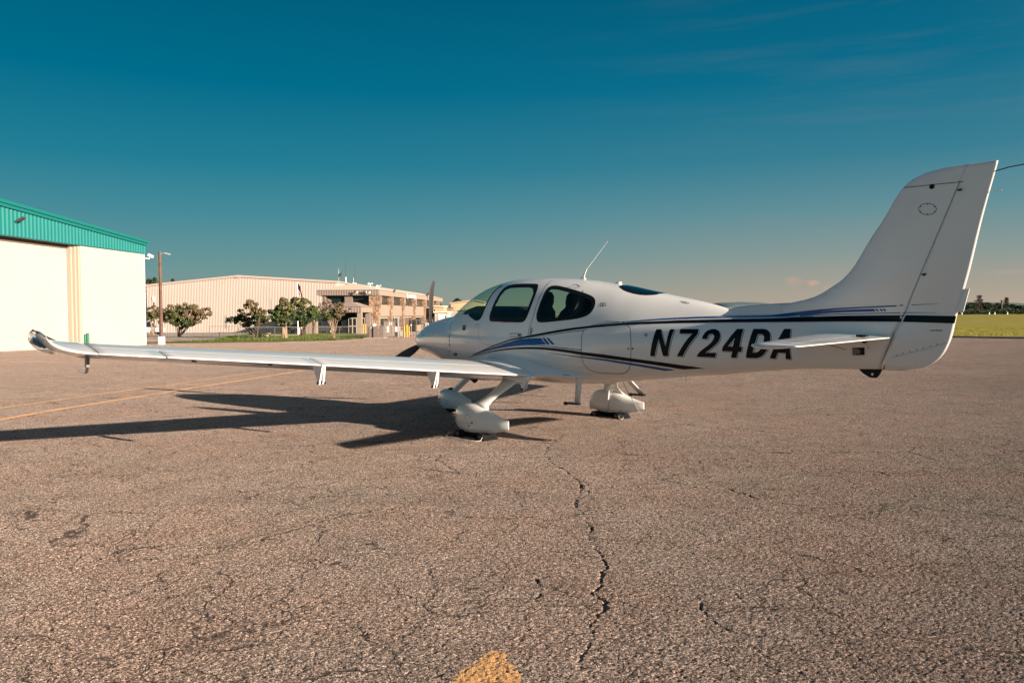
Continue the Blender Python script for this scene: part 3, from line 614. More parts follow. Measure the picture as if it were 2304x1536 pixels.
for i in range(len(colpx) - 1):
    ya, yb = yoff(colpx[i]) + (1.45 if i == 0 else .62), yoff(colpx[i+1]) - .62
    f = MB().box((-.5,ya,zs1+.02),(-.30,yb,zf0-.02)).build('window', M_frame, term)
    n = 4; w = (yb - ya) / n
    for k in range(n): MB().box((-.31,ya+w*k+.05,zs1+.10),(-.275,ya+w*(k+1)-.05,zf0-.10)).build('pane', M_win, f)
    f = MB().box((-.6,ya,.56),(-.34,yb,zs0-.1)).build('window', M_frame, term); n = 2; w = (yb - ya) / n
    for k in range(n): MB().box((-.35,ya+w*k+.06,.66),(-.315,ya+w*(k+1)-.06,zs0-.3)).build('pane', M_win, f)
# fascia sign: white marks too small to read
sy0, sy1 = yoff(911), yoff(940); m_ = MB(); rr = random.Random(2)
m_.tube([(.27, sy0+1.0, (zf0+zf1)/2+.0), (.30, sy0+1.0, (zf0+zf1)/2)], .5, 12)
m_.build('sign_emblem', M_wht, term)
y = sy0 + 2.8
for word in (6, 6):
    for k in range(word):
        w = .42; MB().box((.26,y,(zf0+zf1)/2-.30),(.30,y+w*.62,(zf0+zf1)/2+.26)).build('sign_letter', M_wht, term); y += w*1.15
    y += .5
# dark flood lights on the eaves
for nm, px, py, lab in (('fl',882.5,653.5,'small dark flood light on the terminal roof edge near the corner'),('fl',959,661.5,'dark flood light on the terminal roof edge near the propeller')):
    yo = yoff(px); pt = Vector((Xc, Yc, 0)) + dirv * yo; pt.x += .3; pt.z = zat(py, pt.y)
    o = thing('flood_light', pt, lab, 'light'); MB().tube([(0,0,-.9 if px > 900 else -.4),(0,0,.0)], .04, 6).build('bracket', M_lampd, o)
    s = 1.7 if px > 900 else 1; m_ = MB(); m_.box((-.22*s,-.2*s,-.12*s),(.28*s,.2*s,.12*s), Matrix.Rotation(-.7, 4, 'Y')); m_.build('lamp_head', M_lampd, o)
for px, py in ((802, 655.5), (823, 655), (829.5, 656)):
    pt = atY(px, py, Yc - .25); o = thing('security_light', pt, {802:'white twin security light on the middle of the brown terminal fascia',823:'small security light left of the terminal corner',829.5:'white security light next to the terminal corner'}[px], 'light')
    MB().tube([(0,.3,0),(0,0,0)], .05, 6).build('bracket', M_lampd, o); MB().tube([(0,0,0),(.16,-.18,-.12)], [.08,.15], 10).build('lamp_head', M_wht, o)
    MB().tube([(-.02,0,.02),(-.25,-.15,.0)], [.05,.12], 8).build('lamp_head', M_lampd, o)
# roof masts and vents
def mast(px, pb, pt, Y, m, label, r=.035, extra=None, cat='antenna'):
    b = atY(px, pb, Y); t = zat(pt, Y); o = thing('antenna_mast', b, label, cat); MB().tube([(0,0,-.4),(0,0,t-b.z)], [r, r*.5], 6).build('mast', m, o)
    if extra: extra(o, t - b.z)
def dish(o, h):
    m_ = MB()
    m_.tube([(.05,0,h*.52),(.33,-.02,h*.50),(.40,-.03,h*.49)], [.02,.30,.34], 12); m_.build('dish', M_lampd, o)
    for k in range(5): MB().tube([(-.12,0,h*(.55+.1*k)),(.12,0,h*(.55+.1*k))], .015, 4).build('rung', M_wht, o)
mast(762, 632, 603, 120, mat('green_white_mast', (.30,.42,.30), .6), 'short pale mast with a dark dish on the terminal roof', .05, dish)
mast(778, 636, 588, 122, M_lampd, 'tall left whip antenna on the terminal roof', .035, lambda o, h: MB().tube([(0,0,0),(.0,0,h*.28)], .09, 6).build('base', M_wht, o))
mast(799, 638, 592, 124, M_lampd, 'tall right whip antenna on the terminal roof', .03, lambda o, h: [MB().tube([(-.25,0,0),(-.25,0,h*.3)], .03, 6).build('base', M_wht, o), MB().box((-.4,-.2,-.1),(.2,.2,.12)).build('base_box', M_wht, o)])
def cups(o, h):
    for s in (-1, 1): MB().tube([(0,0,h*.9),(s*.22,0,h*1.0),(s*.34,0,h*.8)], [.04,.1,.13], 8).build('cup', M_wht, o)
mast(833, 648, 636, 116, M_wht, 'white twin cup vent standing highest on the roof edge', .10, cups, 'roof vent')
mast(847, 649, 641, 118, M_wht, 'small white vent pipe between the two cup vents', .08, None, 'roof vent')
mast(852, 650, 641, 119, M_wht, 'white cup vent right of the small vent pipe', .08, cups, 'roof vent')

# entrance portico
Yp = 101.0; gp = gz(0, Yp)
port = thing('entrance_portico', (atY(777, 700, Yp).x, Yp, gp), 'low hip roofed entrance portico with ribbed fascia and square pillars', 'portico')
XP = lambda px: atY(px, 700, Yp).x - port.location.x
ZP = lambda py: zat(py, Yp) - gp
pl, pr_ = XP(703), XP(812); zt, zb = ZP(688.5), ZP(701)
V = []; F = []; n = int((pr_ - pl) / .09)
for i in range(n + 1):
    x = pl + (pr_ - pl) * i / n; d = 0 if i % 4 < 2 else .022; V += [(x, d, zb), (x, d, zt)]
for i in range(n): F.append((2*i, 2*i+2, 2*i+3, 2*i+1))
mesh('front_fascia', V, F, M_brn, port)
MB().box((pl,.07,zb),(pr_+.02,8.2,zt-.01)).build('fascia', M_stucco, port, label='plain tan side fascia lit by the sun')
m_ = MB(); ap = ZP(677); m_.add([(pl-.1,-.08,zt),(pr_+.1,-.08,zt),(pr_+.1,8.6,zt),(pl-.1,8.6,zt),(XP(776),4.2,ap),(XP(776),8.6,ap+.02)], [(0,1,4),(1,2,5,4),(3,0,4,5),(2,3,5)]); m_.build('roof', mat('tan_metal_roof', (.46,.34,.28), .6), port)
for pa, pb in ((803, 812.5), (704, 711)): MB().box((XP(pa),.15,-.8),(XP(pb),1.0,zb)).build('pillar', M_stucco, port)
MB().box((XP(812)-.75,7.0,-.8),(XP(812)-.1,7.6,zb)).build('pillar', M_brn, port)
MB().box((XP(745),5.8,-.8),(XP(803),5.9,ZP(703))).build('back_glass', M_win, port)
dz1 = ZP(713.5)
for k in range(4):
    a = XP(763) + (XP(802) - XP(763)) * k / 4; b = XP(763) + (XP(802) - XP(763)) * (k + 1) / 4
    f = MB(); f.box((a,5.6,-.3),(a+.07,5.7,dz1)); f.box((b-.07,5.6,-.3),(b,5.7,dz1)); f.box((a+.07,5.6,dz1-.12),(b-.07,5.7,dz1)); f.box((a+.07,5.6,.9),(b-.07,5.7,1.0)); f.box((a+.07,5.6,-.3),(b-.07,5.7,-.1))
    d_ = f.build('door', M_frame, port); MB().box((a+.075,5.64,-.1),(b-.075,5.67,dz1-.12)).build('pane', M_win, d_)
pt = atY(793, 693, Yp - .1); o = thing('flood_light', pt, 'small brown flood light on the portico fascia', 'light'); MB().tube([(0,.2,0),(0,0,0)], .04, 6).build('bracket', M_brn, o); m_ = MB(); m_.box((-.18,-.14,-.06),(.2,.1,.1), Matrix.Rotation(-.4, 4, 'Y')); m_.build('lamp_head', M_brn, o)
# freestanding tan pillar with the arch of a car behind
p = foot(695, 100); MB().box((-.36,-.36,-.3),(.36,.36,zat(716,100)-p.z)).build('gate_pillar', M_stucco, None, label='square tan masonry pillar left of the multi stem tree', cat='pillar').location = p
p = foot(673, 98); o = thing('planter_urn', p, 'white urn shaped planter at the foot of the flagpole', 'planter')
MB().tube([(0,0,-.2),(0,0,.3),(0,0,.45),(0,0,.8),(0,0,.95)], [.42,.34,.26,.44,.46], 14).build('urn', M_wht, o, True, autos=40)
MB().tube([(0,0,.95),(0,0,1.2)], [.35,.15], 8).build('plant', mat('plant_green', (.05,.11,.03), .9), o)

# ================================================================ flagpole
p = foot(669.8, 92); H = zat(633, 92) - p.z
fp = thing('flagpole', p, 'white flagpole with a flag hanging limp between the trees', 'flagpole')
MB().tube([(0,0,-.2),(0,0,H)], [.075,.04], 10).build('pole', M_wht, fp, True, autos=40)
MB().tube([(0,0,H),(0,0,H+.06),(0,0,H+.12)], [.03,.08,.02], 8).build('finial', M_gal, fp)
fm = bpy.data.materials.new('flag_cloth'); fm.use_nodes = True; t = fm.node_tree; b = t.nodes['Principled BSDF']; b.inputs['Roughness'].default_value = .9
uv = t.nodes.new('ShaderNodeAttribute'); uv.attribute_name = 'fuv'; sp = t.nodes.new('ShaderNodeSeparateXYZ'); t.links.new(uv.outputs['Vector'], sp.inputs[0])
m1 = t.nodes.new('ShaderNodeMath'); m1.operation = 'MULTIPLY'; m1.inputs[1].default_value = 6.5; t.links.new(sp.outputs[1], m1.inputs[0])
m2 = t.nodes.new('ShaderNodeMath'); m2.operation = 'FRACT'; t.links.new(m1.outputs[0], m2.inputs[0])
m3 = t.nodes.new('ShaderNodeMath'); m3.operation = 'LESS_THAN'; m3.inputs[1].default_value = .5; t.links.new(m2.outputs[0], m3.inputs[0])
x1 = t.nodes.new('ShaderNodeMix'); x1.data_type = 'RGBA'; x1.inputs[6].default_value = (.62,.60,.57,1); x1.inputs[7].default_value = (.50,.035,.045,1); t.links.new(m3.outputs[0], x1.inputs[0])
ca = t.nodes.new('ShaderNodeMath'); ca.operation = 'LESS_THAN'; ca.inputs[1].default_value = .42; t.links.new(sp.outputs[0], ca.inputs[0])
cb = t.nodes.new('ShaderNodeMath'); cb.operation = 'GREATER_THAN'; cb.inputs[1].default_value = .46; t.links.new(sp.outputs[1], cb.inputs[0])
cc = t.nodes.new('ShaderNodeMath'); cc.operation = 'MULTIPLY'; t.links.new(ca.outputs[0], cc.inputs[0]); t.links.new(cb.outputs[0], cc.inputs[1])
x2 = t.nodes.new('ShaderNodeMix'); x2.data_type = 'RGBA'; x2.inputs[7].default_value = (.015,.02,.09,1); t.links.new(cc.outputs[0], x2.inputs[0]); t.links.new(x1.outputs[2], x2.inputs[6]); t.links.new(x2.outputs[2], b.inputs['Base Color'])
V = []; F = []; uvs = []; nu, nv = 26, 16
for j in range(nv + 1):
    for i in range(nu + 1):
        a, v = i / nu, j / nv
        x = .06 + .62 * (1 - (1 - a) ** 2) * (.55 + .45 * (1 - v)) + .05 * sin(a * 14); y = .10 * sin(a * 17 + v * 2) * (a ** .5)
        z = H - .15 - (1 - v) * 1.25 - a * .75 * (1 - .2 * v) ; V.append((x, y, z)); uvs.append((a, v, 0))
for j in range(nv):
    for i in range(nu): F.append((j*(nu+1)+i, j*(nu+1)+i+1, (j+1)*(nu+1)+i+1, (j+1)*(nu+1)+i))
fo = mesh('flag', V, F, fm, fp, True, label='limp striped flag with a dark blue canton')
at_ = fo.data.attributes.new('fuv', 'FLOAT_VECTOR', 'POINT')
for i, q in enumerate(uvs): at_.data[i].vector = q

# ================================================================ cabinet, gate and fences
M_cab = mat('cabinet_grey_brown', (.20, .155, .135), .6, noise=.12, nscale=3)
p = foot(845, 73)
cabn = thing('utility_cabinet', p, 'grey brown utility cabinet on a low kerb beside the gate', 'cabinet')
XQ = lambda px: atY(px, 700, 73).x - p.x; ZQ = lambda py: zat(py, 73) - p.z
MB().box((XQ(828.5),0,-.1),(XQ(839.8),.9,ZQ(733.5))).build('cabinet_box', M_cab, cabn)
MB().box((XQ(840),-.12,-.1),(XQ(862.5),.9,ZQ(733))).build('cabinet_box', M_cab, cabn)
MB().box((XQ(851),-.13,.35),(XQ(851.5),-.119,.72)).build('handle', M_gal, cabn)
MB().box((XQ(850.5),-.135,ZQ(737)),(XQ(852),-.119,ZQ(735.3))).build('placard', M_wht, cabn)
MB().box((XQ(833),-.012,ZQ(737)),(XQ(836.5),-.001,ZQ(735))).build('placard', M_wht, cabn)
MB().box((XQ(820),-.7,-.1),(XQ(866),1.1,.09)).build('kerb_pad', M_conc, cabn)
o = thing('sign_post', foot(842, 74.6), 'white sign panel on thin posts behind the utility cabinet', 'sign')
hh = zat(712, 74.6) - o.location.z
for dx in (-.22, .02, .22): MB().tube([(dx,0,-.1),(dx,0,hh if dx < 0 else hh*.82)], .03, 6).build('post', M_gal, o)
MB().box((-.12,-.05,zat(733,74.6)-o.location.z),(.12,-.03,zat(726,74.6)-o.location.z)).build('sign_panel', M_wht, o)
M_wire = mat('fence_wire', (.14, .125, .11), .6)
def meshwire(b, p0, p1, z0, z1, step, r=.004):
    """diamond chain link between two ground points, one strand per diagonal"""
    d = (p1 - p0); Lw = d.length; d = d.normalized(); hgt = z1 - z0; n = int((Lw + hgt) / step); nn = Vector((-d.y, d.x, 0))
    for k in range(n):
        for sg_ in (0, 1):
            s0 = k * step - hgt; s1 = k * step
            a0, a1 = max(0, s0), min(Lw, s1)
            if a1 - a0 < .02: continue
            za, zb_ = (a0 - s0), (a1 - s0)
            if sg_: za, zb_ = hgt - za, hgt - zb_
            A = p0 + d * a0 + Vector((0,0,z0+za)); B = p0 + d * a1 + Vector((0,0,z0+zb_)); w = Vector((0,0,r))
            i = len(b.V); b.V += [A-w, A+w, B+w, B-w]; b.F.append((i,i+1,i+2,i+3))
def fence(pts, h, label, post_r=.03, step=.16, arms=False, spacing=3.0, skip=()):
    base = Vector(pts[0]); f = thing('chain_link_fence', base, label, 'fence'); tot = []; 
    for a, b in zip(pts, pts[1:]):
        a, b = Vector(a), Vector(b); n = max(1, round((b - a).length / spacing)); tot += [a + (b - a) * (i / n) for i in range(n)]
    tot.append(Vector(pts[-1]))
    for i, q in enumerate(tot):
        r = q - base; MB().tube([r + Vector((0,0,-.1)), r + Vector((0,0,h))], post_r, 6).build('post', M_wire, f)
        if arms: MB().tube([r + Vector((0,0,h)), r + Vector((-.28,-.1,h+.35))], .02, 5).build('barb_arm', M_wire, f)
    rail = MB()
    for a, b in zip(tot, tot[1:]): rail.tube([a - base + Vector((0,0,h-.03)), b - base + Vector((0,0,h-.03))], .022, 6)
    rail.build('top_rail', M_wire, f); w = MB()
    for a, b in zip(tot, tot[1:]):
        a2, b2 = a - base, b - base; zz = a2.z; a2 = Vector((a2.x,a2.y,0)); b2 = Vector((b2.x,b2.y,0)); meshwire(w, a2, b2, zz, zz + h - .03, step)
    w.build('wire_mesh', M_wire, f, kind='stuff', fix=False)
    if arms:
        for k in range(3):
            wr = MB()
            for a, b in zip(tot, tot[1:]): wr.tube([a-base+Vector((-.09*(k+1),-.03*(k+1),h+.11*(k+1))), b-base+Vector((-.09*(k+1),-.03*(k+1),h+.11*(k+1)))], .006, 4)
            wr.build('barbed_wire', M_wire, f)
    return f
fence([foot(536, 66), foot(694, 70), foot(828, 73.5)], 1.15, 'low chain link fence in front of the lawn trees', .03, .30)
fence([foot(470, 112), foot(600, 112), foot(700, 112)], 1.1, 'far low chain link fence along the foot of the tan hangar', .04, .2)
fence([foot(889, 79), foot(925, 82), foot(960, 86), foot(1010, 92)], 1.75, 'tall chain link fence with barbed arms right of the gate', .04, .12, True, 1.6)
o = foot(493, 63); MB().tube([(0,0,-.1),(0,0,zat(744,63)-o.z)], [.035,.035], 6).build('marker_post', M_lampd, None, label='short black post at the left end of the lawn', cat='post').location = o
# gate
ga, gb = foot(863.5, 74.5), foot(887, 77.5)
gt = thing('chain_link_gate', ga, 'chain link gate panel with a white notice beside the cabinet', 'gate')
w = MB(); hg = zat(722, 75) - ga.z; d = gb - ga; d.z = 0
for q in (Vector((0,0,0)), d*.72, d): MB().tube([q+Vector((0,0,-.1)), q+Vector((0,0,hg+.28))], .04, 6).build('gate_post', M_wire, gt)
for zz in (.08, hg*.5, hg): MB().tube([Vector((0,0,zz)), d+Vector((0,0,zz))], .03, 6).build('rail', M_wire, gt)
meshwire(w, Vector((0,0,0)), d, .08, hg, .07, .006); w.build('wire_mesh', M_wire, gt, kind='stuff', fix=False)
M_gatef = mat('privacy_slat', (.42, .33, .29), .8)
for k in range(10):
    q = d * ((k + .5) / 10); MB().box((q.x-.028, q.y-.006+.03, .1),(q.x+.028, q.y+.006+.03, hg-.04)).build('privacy_slat', M_gatef, gt)
q = d * .30; o = MB().box((q.x-.2,q.y-.06,.55),(q.x+.2,q.y-.04,1.12)).build('notice_board', M_wht, gt, label='white notice board with grey lines')
for k in range(4): MB().box((q.x-.14,q.y-.066,.66+.11*k),(q.x+.14,q.y-.061,.68+.11*k)).build('text_line', M_gal, o)
for qx in (.52, .68): q = d * qx; MB().box((q.x-.06,q.y-.05,1.2),(q.x+.06,q.y-.035,1.5)).build('notice_board', M_wht, gt)
# keypad posts between the gate and bollards
o = foot(892, 79); kp = thing('gate_operator', o, 'tall grey gate operator posts with boxes left of the yellow bollards', 'gate operator')
H = zat(714, 79) - o.z
MB().tube([(-.22,0,-.1),(-.22,0,H+.15)], .045, 8).build('post', M_gal, kp); MB().box((.12,-.06,-.1),(.27,.06,H)).build('post', M_gal, kp)
MB().box((-.16,-.05,.55),(.06,.1,1.05)).build('control_box', M_wht, kp, label='pale control box'); MB().box((-.16,-.08,0),(.10,.1,.5)).build('motor_box', M_lampd, kp); MB().box((.34,-.1,.1),(.62,.1,.62)).build('motor_box', M_gal, kp)
o = foot(925, 81); kp = thing('round_sign', o, 'small round white sign on a thin post behind the yellow bollards', 'sign'); MB().tube([(0,0,-.1),(0,0,1.15)], .02, 6).build('post', M_gal, kp); MB().tube([(0,-.02,1.2),(0,-.05,1.2)], .085, 12).build('disc', M_wht, kp)
MB().tube([(0,0,-.02),(0,0,.12)], [.12,.08], 8).build('base', mat('red_plastic', (.4,.03,.03), .6), kp)
# bench planter below the left tree
pb_ = foot(584, 80); bp_ = thing('stone_bench', pb_, 'long pinkish stone bench under the dark leafy tree', 'bench')
MB().box((-1.05,-.25,.36),(1.05,.25,.46)).build('seat', mat('pink_stone', (.40,.24,.19), .9, noise=.2, nscale=2), bp_)
for x in (-.75, 0, .75): MB().box((x-.1,-.2,-.1),(x+.1,.2,.36)).build('support', M_conc, bp_)
o = foot(561.5, 84); MB().tube([(0,0,-.1),(0,0,.55),(0,0,.62)], [.13,.15,.1], 10).build('litter_bin', M_lampd, None, label='small dark litter bin left of the stone bench', cat='litter bin').location = o
MB().box((-1.5,-.2,-.1),(1.5,.25,.16)).build('kerb_block', M_conc, None, label='pale kerb block between the two leafy trees', cat='kerb').location = foot(636, 88)
# ================================================================ trees
M_bark = mat('brown_bark', (.16, .10, .065), .95, noise=.4, nscale=5)
M_barkl = mat('pale_smooth_bark', (.36, .25, .17), .85, noise=.3, nscale=4)
def leafmat(name, a, b, var=.4):
    m = mat(name, a, .75, .25, noise=.5, nscale=.9, col2=b, var=var); 
    bs = m.node_tree.nodes['Principled BSDF']; bs.inputs['Transmission Weight'].default_value = 0
    return m
M_leafd = leafmat('dark_green_leaves', (.050,.085,.025), (.028,.055,.022))
M_leafg = leafmat('mid_green_leaves', (.085,.125,.030), (.045,.085,.025))
M_leafb = leafmat('bronze_leaves', (.23,.155,.085), (.14,.115,.055))
M_leafo = leafmat('olive_leaves', (.15,.145,.05), (.08,.10,.035))
M_flow = leafmat('pale_flowers', (.50,.36,.34), (.34,.24,.20))
M_far = leafmat('distant_leaves', (.050,.075,.040), (.025,.045,.028))
M_farr = leafmat('distant_rust_leaves', (.11,.07,.045), (.06,.05,.03))
def tree(name, px, Y, boxes, label, leaf_mats, trunk_m, trunks=4, tr=.10, leaf=.13, dens=1.0, seed=1, cat='tree', split=.35, group=None, lumps=26, base_spread=.18, twig=0):
    """boxes: list of (x0,x1,ytop,ybottom, material index) in picture pixels at distance Y that the crown fills"""
    rnd = random.Random(seed); o = foot(px, Y); t = thing(name, o, label, cat, group)
    R = []
    for (xa, xb, yt, yb, mi) in boxes:
        A = atY(xa, yt, Y) - o; B = atY(xb, yb, Y) - o; R.append(((A.x + B.x) / 2, (A.z + B.z) / 2, abs(B.x - A.x) / 2, abs(A.z - B.z) / 2, mi))
    # limbs from the ground into each lobe, forking on the way
    tips = []; tb = MB()
    for k in range(trunks):
        c = R[k % len(R)]; an = 2 * pi * k / trunks + rnd.random(); st = Vector((cos(an) * base_spread * rnd.uniform(.3, 1), sin(an) * base_spread * rnd.uniform(.3, 1), -.15))
        dpt = c[2] * .75; e = Vector((c[0] + rnd.uniform(-.4, .4) * c[2], rnd.uniform(-.5, .5) * dpt, c[1] + rnd.uniform(-.4, .1) * c[3]))
        m1 = st.lerp(e, .38) + Vector((0, 0, .12 * (e.z - st.z))); m2 = st.lerp(e, .7) + Vector((rnd.uniform(-.1,.1), rnd.uniform(-.1,.1), .08 * (e.z - st.z)))
        tb.tube([st, m1, m2, e], [tr, tr*.72, tr*.5, tr*.25], 7)
        for f in range(4):
            s0 = m1.lerp(m2, rnd.random()) if f % 2 else m2.lerp(e, rnd.random() * .8); e2 = Vector((c[0] + rnd.uniform(-.95,.95)*c[2], rnd.uniform(-.8,.8)*dpt, c[1] + rnd.uniform(-.5,.95)*c[3])); mm_ = s0.lerp(e2, .5) + Vector((0,0,.08*c[3]))
            tb.tube([s0, mm_, e2], [tr*.36, tr*.22, tr*.08], 5); tips.append((e2, c))
            if twig:
                for q in range(twig):
                    e3 = e2 + Vector((rnd.uniform(-.4,.4)*c[2], rnd.uniform(-.4,.4)*c[2], rnd.uniform(.0,.6)*c[3])); tb.tube([mm_.lerp(e2, rnd.random()), e3], [tr*.12, tr*.05], 4)
    tb.build('trunk', trunk_m, t, True)
    banks = {}
    for c in R:
        dpt = c[2] * .85; vol = c[2] * dpt * c[3]; nl = max(20, int(lumps * 1.35 * (vol ** .5))); L_ = []
        for q in range(nl):
            while True:
                a, b_, d_ = rnd.uniform(-1,1), rnd.uniform(-1,1), rnd.uniform(-1,1)
                if a*a + b_*b_ + d_*d_ < 1: break
            s = (.72 + .28 * rnd.random()) / max(.25, sqrt(a*a+b_*b_+d_*d_)) if rnd.random() < .6 else 1
            L_.append((Vector((c[0]+a*c[2]*s*.92, b_*dpt*s*.92, c[1]+d_*c[3]*s*.92)), rnd.uniform(.16,.36) * min(c[2], c[3])))
        for cen, rad in L_:
            if cen.z < .25: continue
            nleaf = int(dens * 46 * (rad / leaf) ** 1.5) + 16
            for q in range(nleaf):
                v = Vector((rnd.gauss(0,1), rnd.gauss(0,1), rnd.gauss(0,.62))).normalized() * rad * rnd.random() ** .35; pnt = cen + v * Vector((1.25,1.2,.8)).length / 1.9
                nrm_ = (v.normalized() * .6 + Vector((rnd.uniform(-1,1), rnd.uniform(-1,1), rnd.uniform(-.3,1.2)))).normalized()
                ax_ = (Matrix.Rotation(rnd.uniform(0, 2*pi), 3, nrm_) @ nrm_.orthogonal().normalized()); bx = nrm_.cross(ax_); s = leaf * rnd.uniform(.6, 1.35)
                mi = c[4] if rnd.random() > split * .25 else rnd.randrange(len(leaf_mats)); Bk = banks.setdefault(mi, MB()); i = len(Bk.V)
                Bk.V += [pnt - ax_*s*.5, pnt + bx*s*.28, pnt + ax_*s*.6, pnt - bx*s*.28]; Bk.F.append((i,i+1,i+2,i+3))
    V = []; F = []; mats_ = []; idx = []
    for mi, Bk in sorted(banks.items()):
        n0 = len(V); V += Bk.V; F += [tuple(i + n0 for i in f) for f in Bk.F]; idx += [len(mats_)] * len(Bk.F); mats_.append(leaf_mats[mi])
    cr_ = mesh('crown', V, F, mats_, t); cr_.data.polygons.foreach_set('material_index', idx); return t
LM = [M_leafd, M_leafg, M_leafb, M_leafo, M_flow]
tree('crape_myrtle_tree', 402, 84, [(372,424,686,735,3),(400,452,680,722,2),(440,479,690,718,2),(428,462,694,728,2),(395,425,712,738,1),(368,400,700,728,3),(372,392,684,705,2),(345,378,696,732,3),(352,384,688,720,2),(380,440,712,741,1)], 'wide bronze and green spreading tree behind the light pole', LM, M_barkl, 7, .07, .14, 1.0, 11, split=.6, twig=2)
tree('crape_myrtle_tree', 344, 92, [(327,350,690,722,3),(336,362,687,720,2),(328,346,704,726,1)], 'bronze green tree half hidden behind the corner of the white hangar', LM, M_barkl, 4, .06, .14, 1.0, 12, split=.6, twig=1)
tree('leafy_tree', 575, 78, [(548,582,673,706,2),(562,600,688,722,2),(522,560,696,722,3),(506,545,710,730,0),(530,570,706,734,0),(560,605,702,736,0),(545,590,722,742,0),(570,598,690,714,3)], 'dark leafy tree with layered branches above the stone bench', LM, M_bark, 6, .085, .17, 1.15, 13, split=.7)
tree('leafy_tree', 640, 74, [(603,640,686,722,1),(624,664,676,716,3),(636,668,690,728,1),(608,650,700,733,1),(630,662,706,736,0),(628,650,668,690,2)], 'bright green bushy tree with a thick pale trunk in the middle of the lawn', LM, M_barkl, 8, .12, .17, 1.3, 14, split=.7, base_spread=.3)
tree('leafy_tree', 678, 84, [(650,690,666,700,3),(672,704,670,708,3),(656,704,692,728,0),(690,716,684,716,1),(664,700,708,733,0)], 'green tree behind the flagpole', LM, M_bark, 5, .09, .17, 1.2, 15, split=.7)
tree('leafy_tree', 703, 96, [(688,724,694,716,1),(686,716,704,724,0),(704,730,700,722,0)], 'low dark green tree beside the square tan pillar', LM, M_bark, 4, .08, .15, 1.2, 16, split=.7)
tree('crape_myrtle_tree', 751, 73.5, [(722,752,684,716,0),(726,748,672,694,4),(716,738,680,700,4),(728,752,700,722,1),(744,772,676,716,2),(758,782,682,714,2),(748,770,700,724,2),(738,756,694,724,3)], 'multi stem crape myrtle with pale flowers and bare bronze branches', LM, M_barkl, 12, .05, .105, .85, 17, split=.8, base_spread=.16, twig=3)
# trees rising over the roofs far behind
tree('roadside_tree', 340, 190, [(326,346,626,650,0),(338,358,628,648,0),(344,352,622,636,0)], 'dark tree rising behind the left end of the tan hangar', [M_far, M_farr], M_bark, 3, .2, .4, 1.0, 21, lumps=30)
tree('roadside_tree', 331, 165, [(327,333,640,726,0)], 'narrow dark green tree seen in the gap beside the white hangar', [M_far, M_farr], M_bark, 2, .2, .4, 1.0, 22)
tree('roadside_tree', 387, 190, [(384,392,627,634,0)], 'tiny treetop peeking over the tan hangar roof', [M_far, M_farr], M_bark, 1, .2, .3, 1.0, 23)
tree('roadside_tree', 1025, 230, [(1013,1034,676,712,0),(1020,1040,670,700,0),(1010,1026,680,715,0)], 'round dark tree behind the yellow building right of the propeller', [M_far, M_farr], M_bark, 3, .25, .42, 1.4, 24, lumps=60)
tree('roadside_tree', 985, 230, [(976,990,674,700,0),(982,994,682,702,0)], 'dark tree partly hidden by the upright propeller blade', [M_far, M_farr], M_bark, 3, .25, .42, 1.4, 25, lumps=50)
# tree belt across the airfield
rt_ = random.Random(31)
specs = [(2156,2188,684,706,0),(2176,2200,681,706,0),(2196,2214,685,706,1),(2206,2232,680,706,0),(2226,2246,686,706,0),(2236,2254,681,706,1),(2250,2268,686,706,0),(2256,2274,689,706,0),(2266,2292,685,706,0),(2284,2306,687,706,0),(2298,2330,686,706,0),(2322,2352,684,706,0),(2125,2160,685,706,0),(2095,2130,687,706,0)]
labs = ['first tree of the far belt right of the rudder','second tree of the far belt, just left of the tall pine','small rusty tree under the tall left pine in the far belt','broad tree between the two pines of the far belt','low tree in the middle of the far belt','rusty tree left of the thin right pine in the far belt','low round tree under the thin right pine','small dark tree right of the thin pine','wide dark tree near the right end of the far belt','last tree of the far belt at the picture edge','tree of the far belt just outside the right edge','tree of the far belt beyond the right edge','tree of the far belt hidden behind the rudder','tree of the far belt hidden further behind the rudder']
for i, (xa, xb, yt, yb, mi) in enumerate(specs):
    Y = 560 + 18 * (i % 3); yt += .5
    tree('roadside_tree', (xa + xb) / 2, Y, [(xa, xb, yt, 706, mi), (xa, (xa+xb)/2+3, yt+5, 706, 0), ((xa+xb)/2-3, xb, yt+4, 706, 0)], labs[i], [M_far, M_farr], M_bark, 3, .3, .85, 1.2, 40 + i, group='trees across the airfield', lumps=34)
def pine(px, Y, yt, w, label, seed):
    rnd = random.Random(seed); o = foot(px, Y); H = zat(yt, Y) - o.z; t = thing('pine_tree', o, label, 'tree'); MB().tube([(0,0,-.5),(0,0,H)], [.5,.12], 7).build('trunk', M_bark, t); V = []; F = []
    for tier in range(7):
        zz = H * (.40 + .6 * tier / 6.6); rr = w * (1.0 - .10*tier) * rnd.uniform(.5, 1.0)
        for q in range(90):
            a = rnd.uniform(0, 2*pi); r = rr * rnd.random() ** .5; p_ = Vector((cos(a)*r, sin(a)*r, zz + rnd.uniform(-.6,.6) - .12*r)); s = rnd.uniform(.5, 1.2); k = len(V)
            V += [p_ + Vector((rnd.uniform(-s,s), rnd.uniform(-s,s), rnd.uniform(-.4*s,.4*s))) for _ in range(3)]; F.append((k,k+1,k+2))
    mesh('crown', V, F, M_farr, t)
pine(2203, 550, 668, 4.4, 'tall rusty pine standing above the far tree belt at its left', 61)
pine(2264, 560, 673.5, 2.6, 'thinner rusty pine above the right part of the far tree belt', 62)
o = foot(2253.5, 548); MB().tube([(0,0,0),(0,0,zat(682,548)-o.z-1),(0,0,zat(680.5,548)-o.z)], [.5,.5,1.0], 6).build('silo_mast', M_lampd, None, label='dark stub mast between the two pines of the far belt', cat='mast').location = o
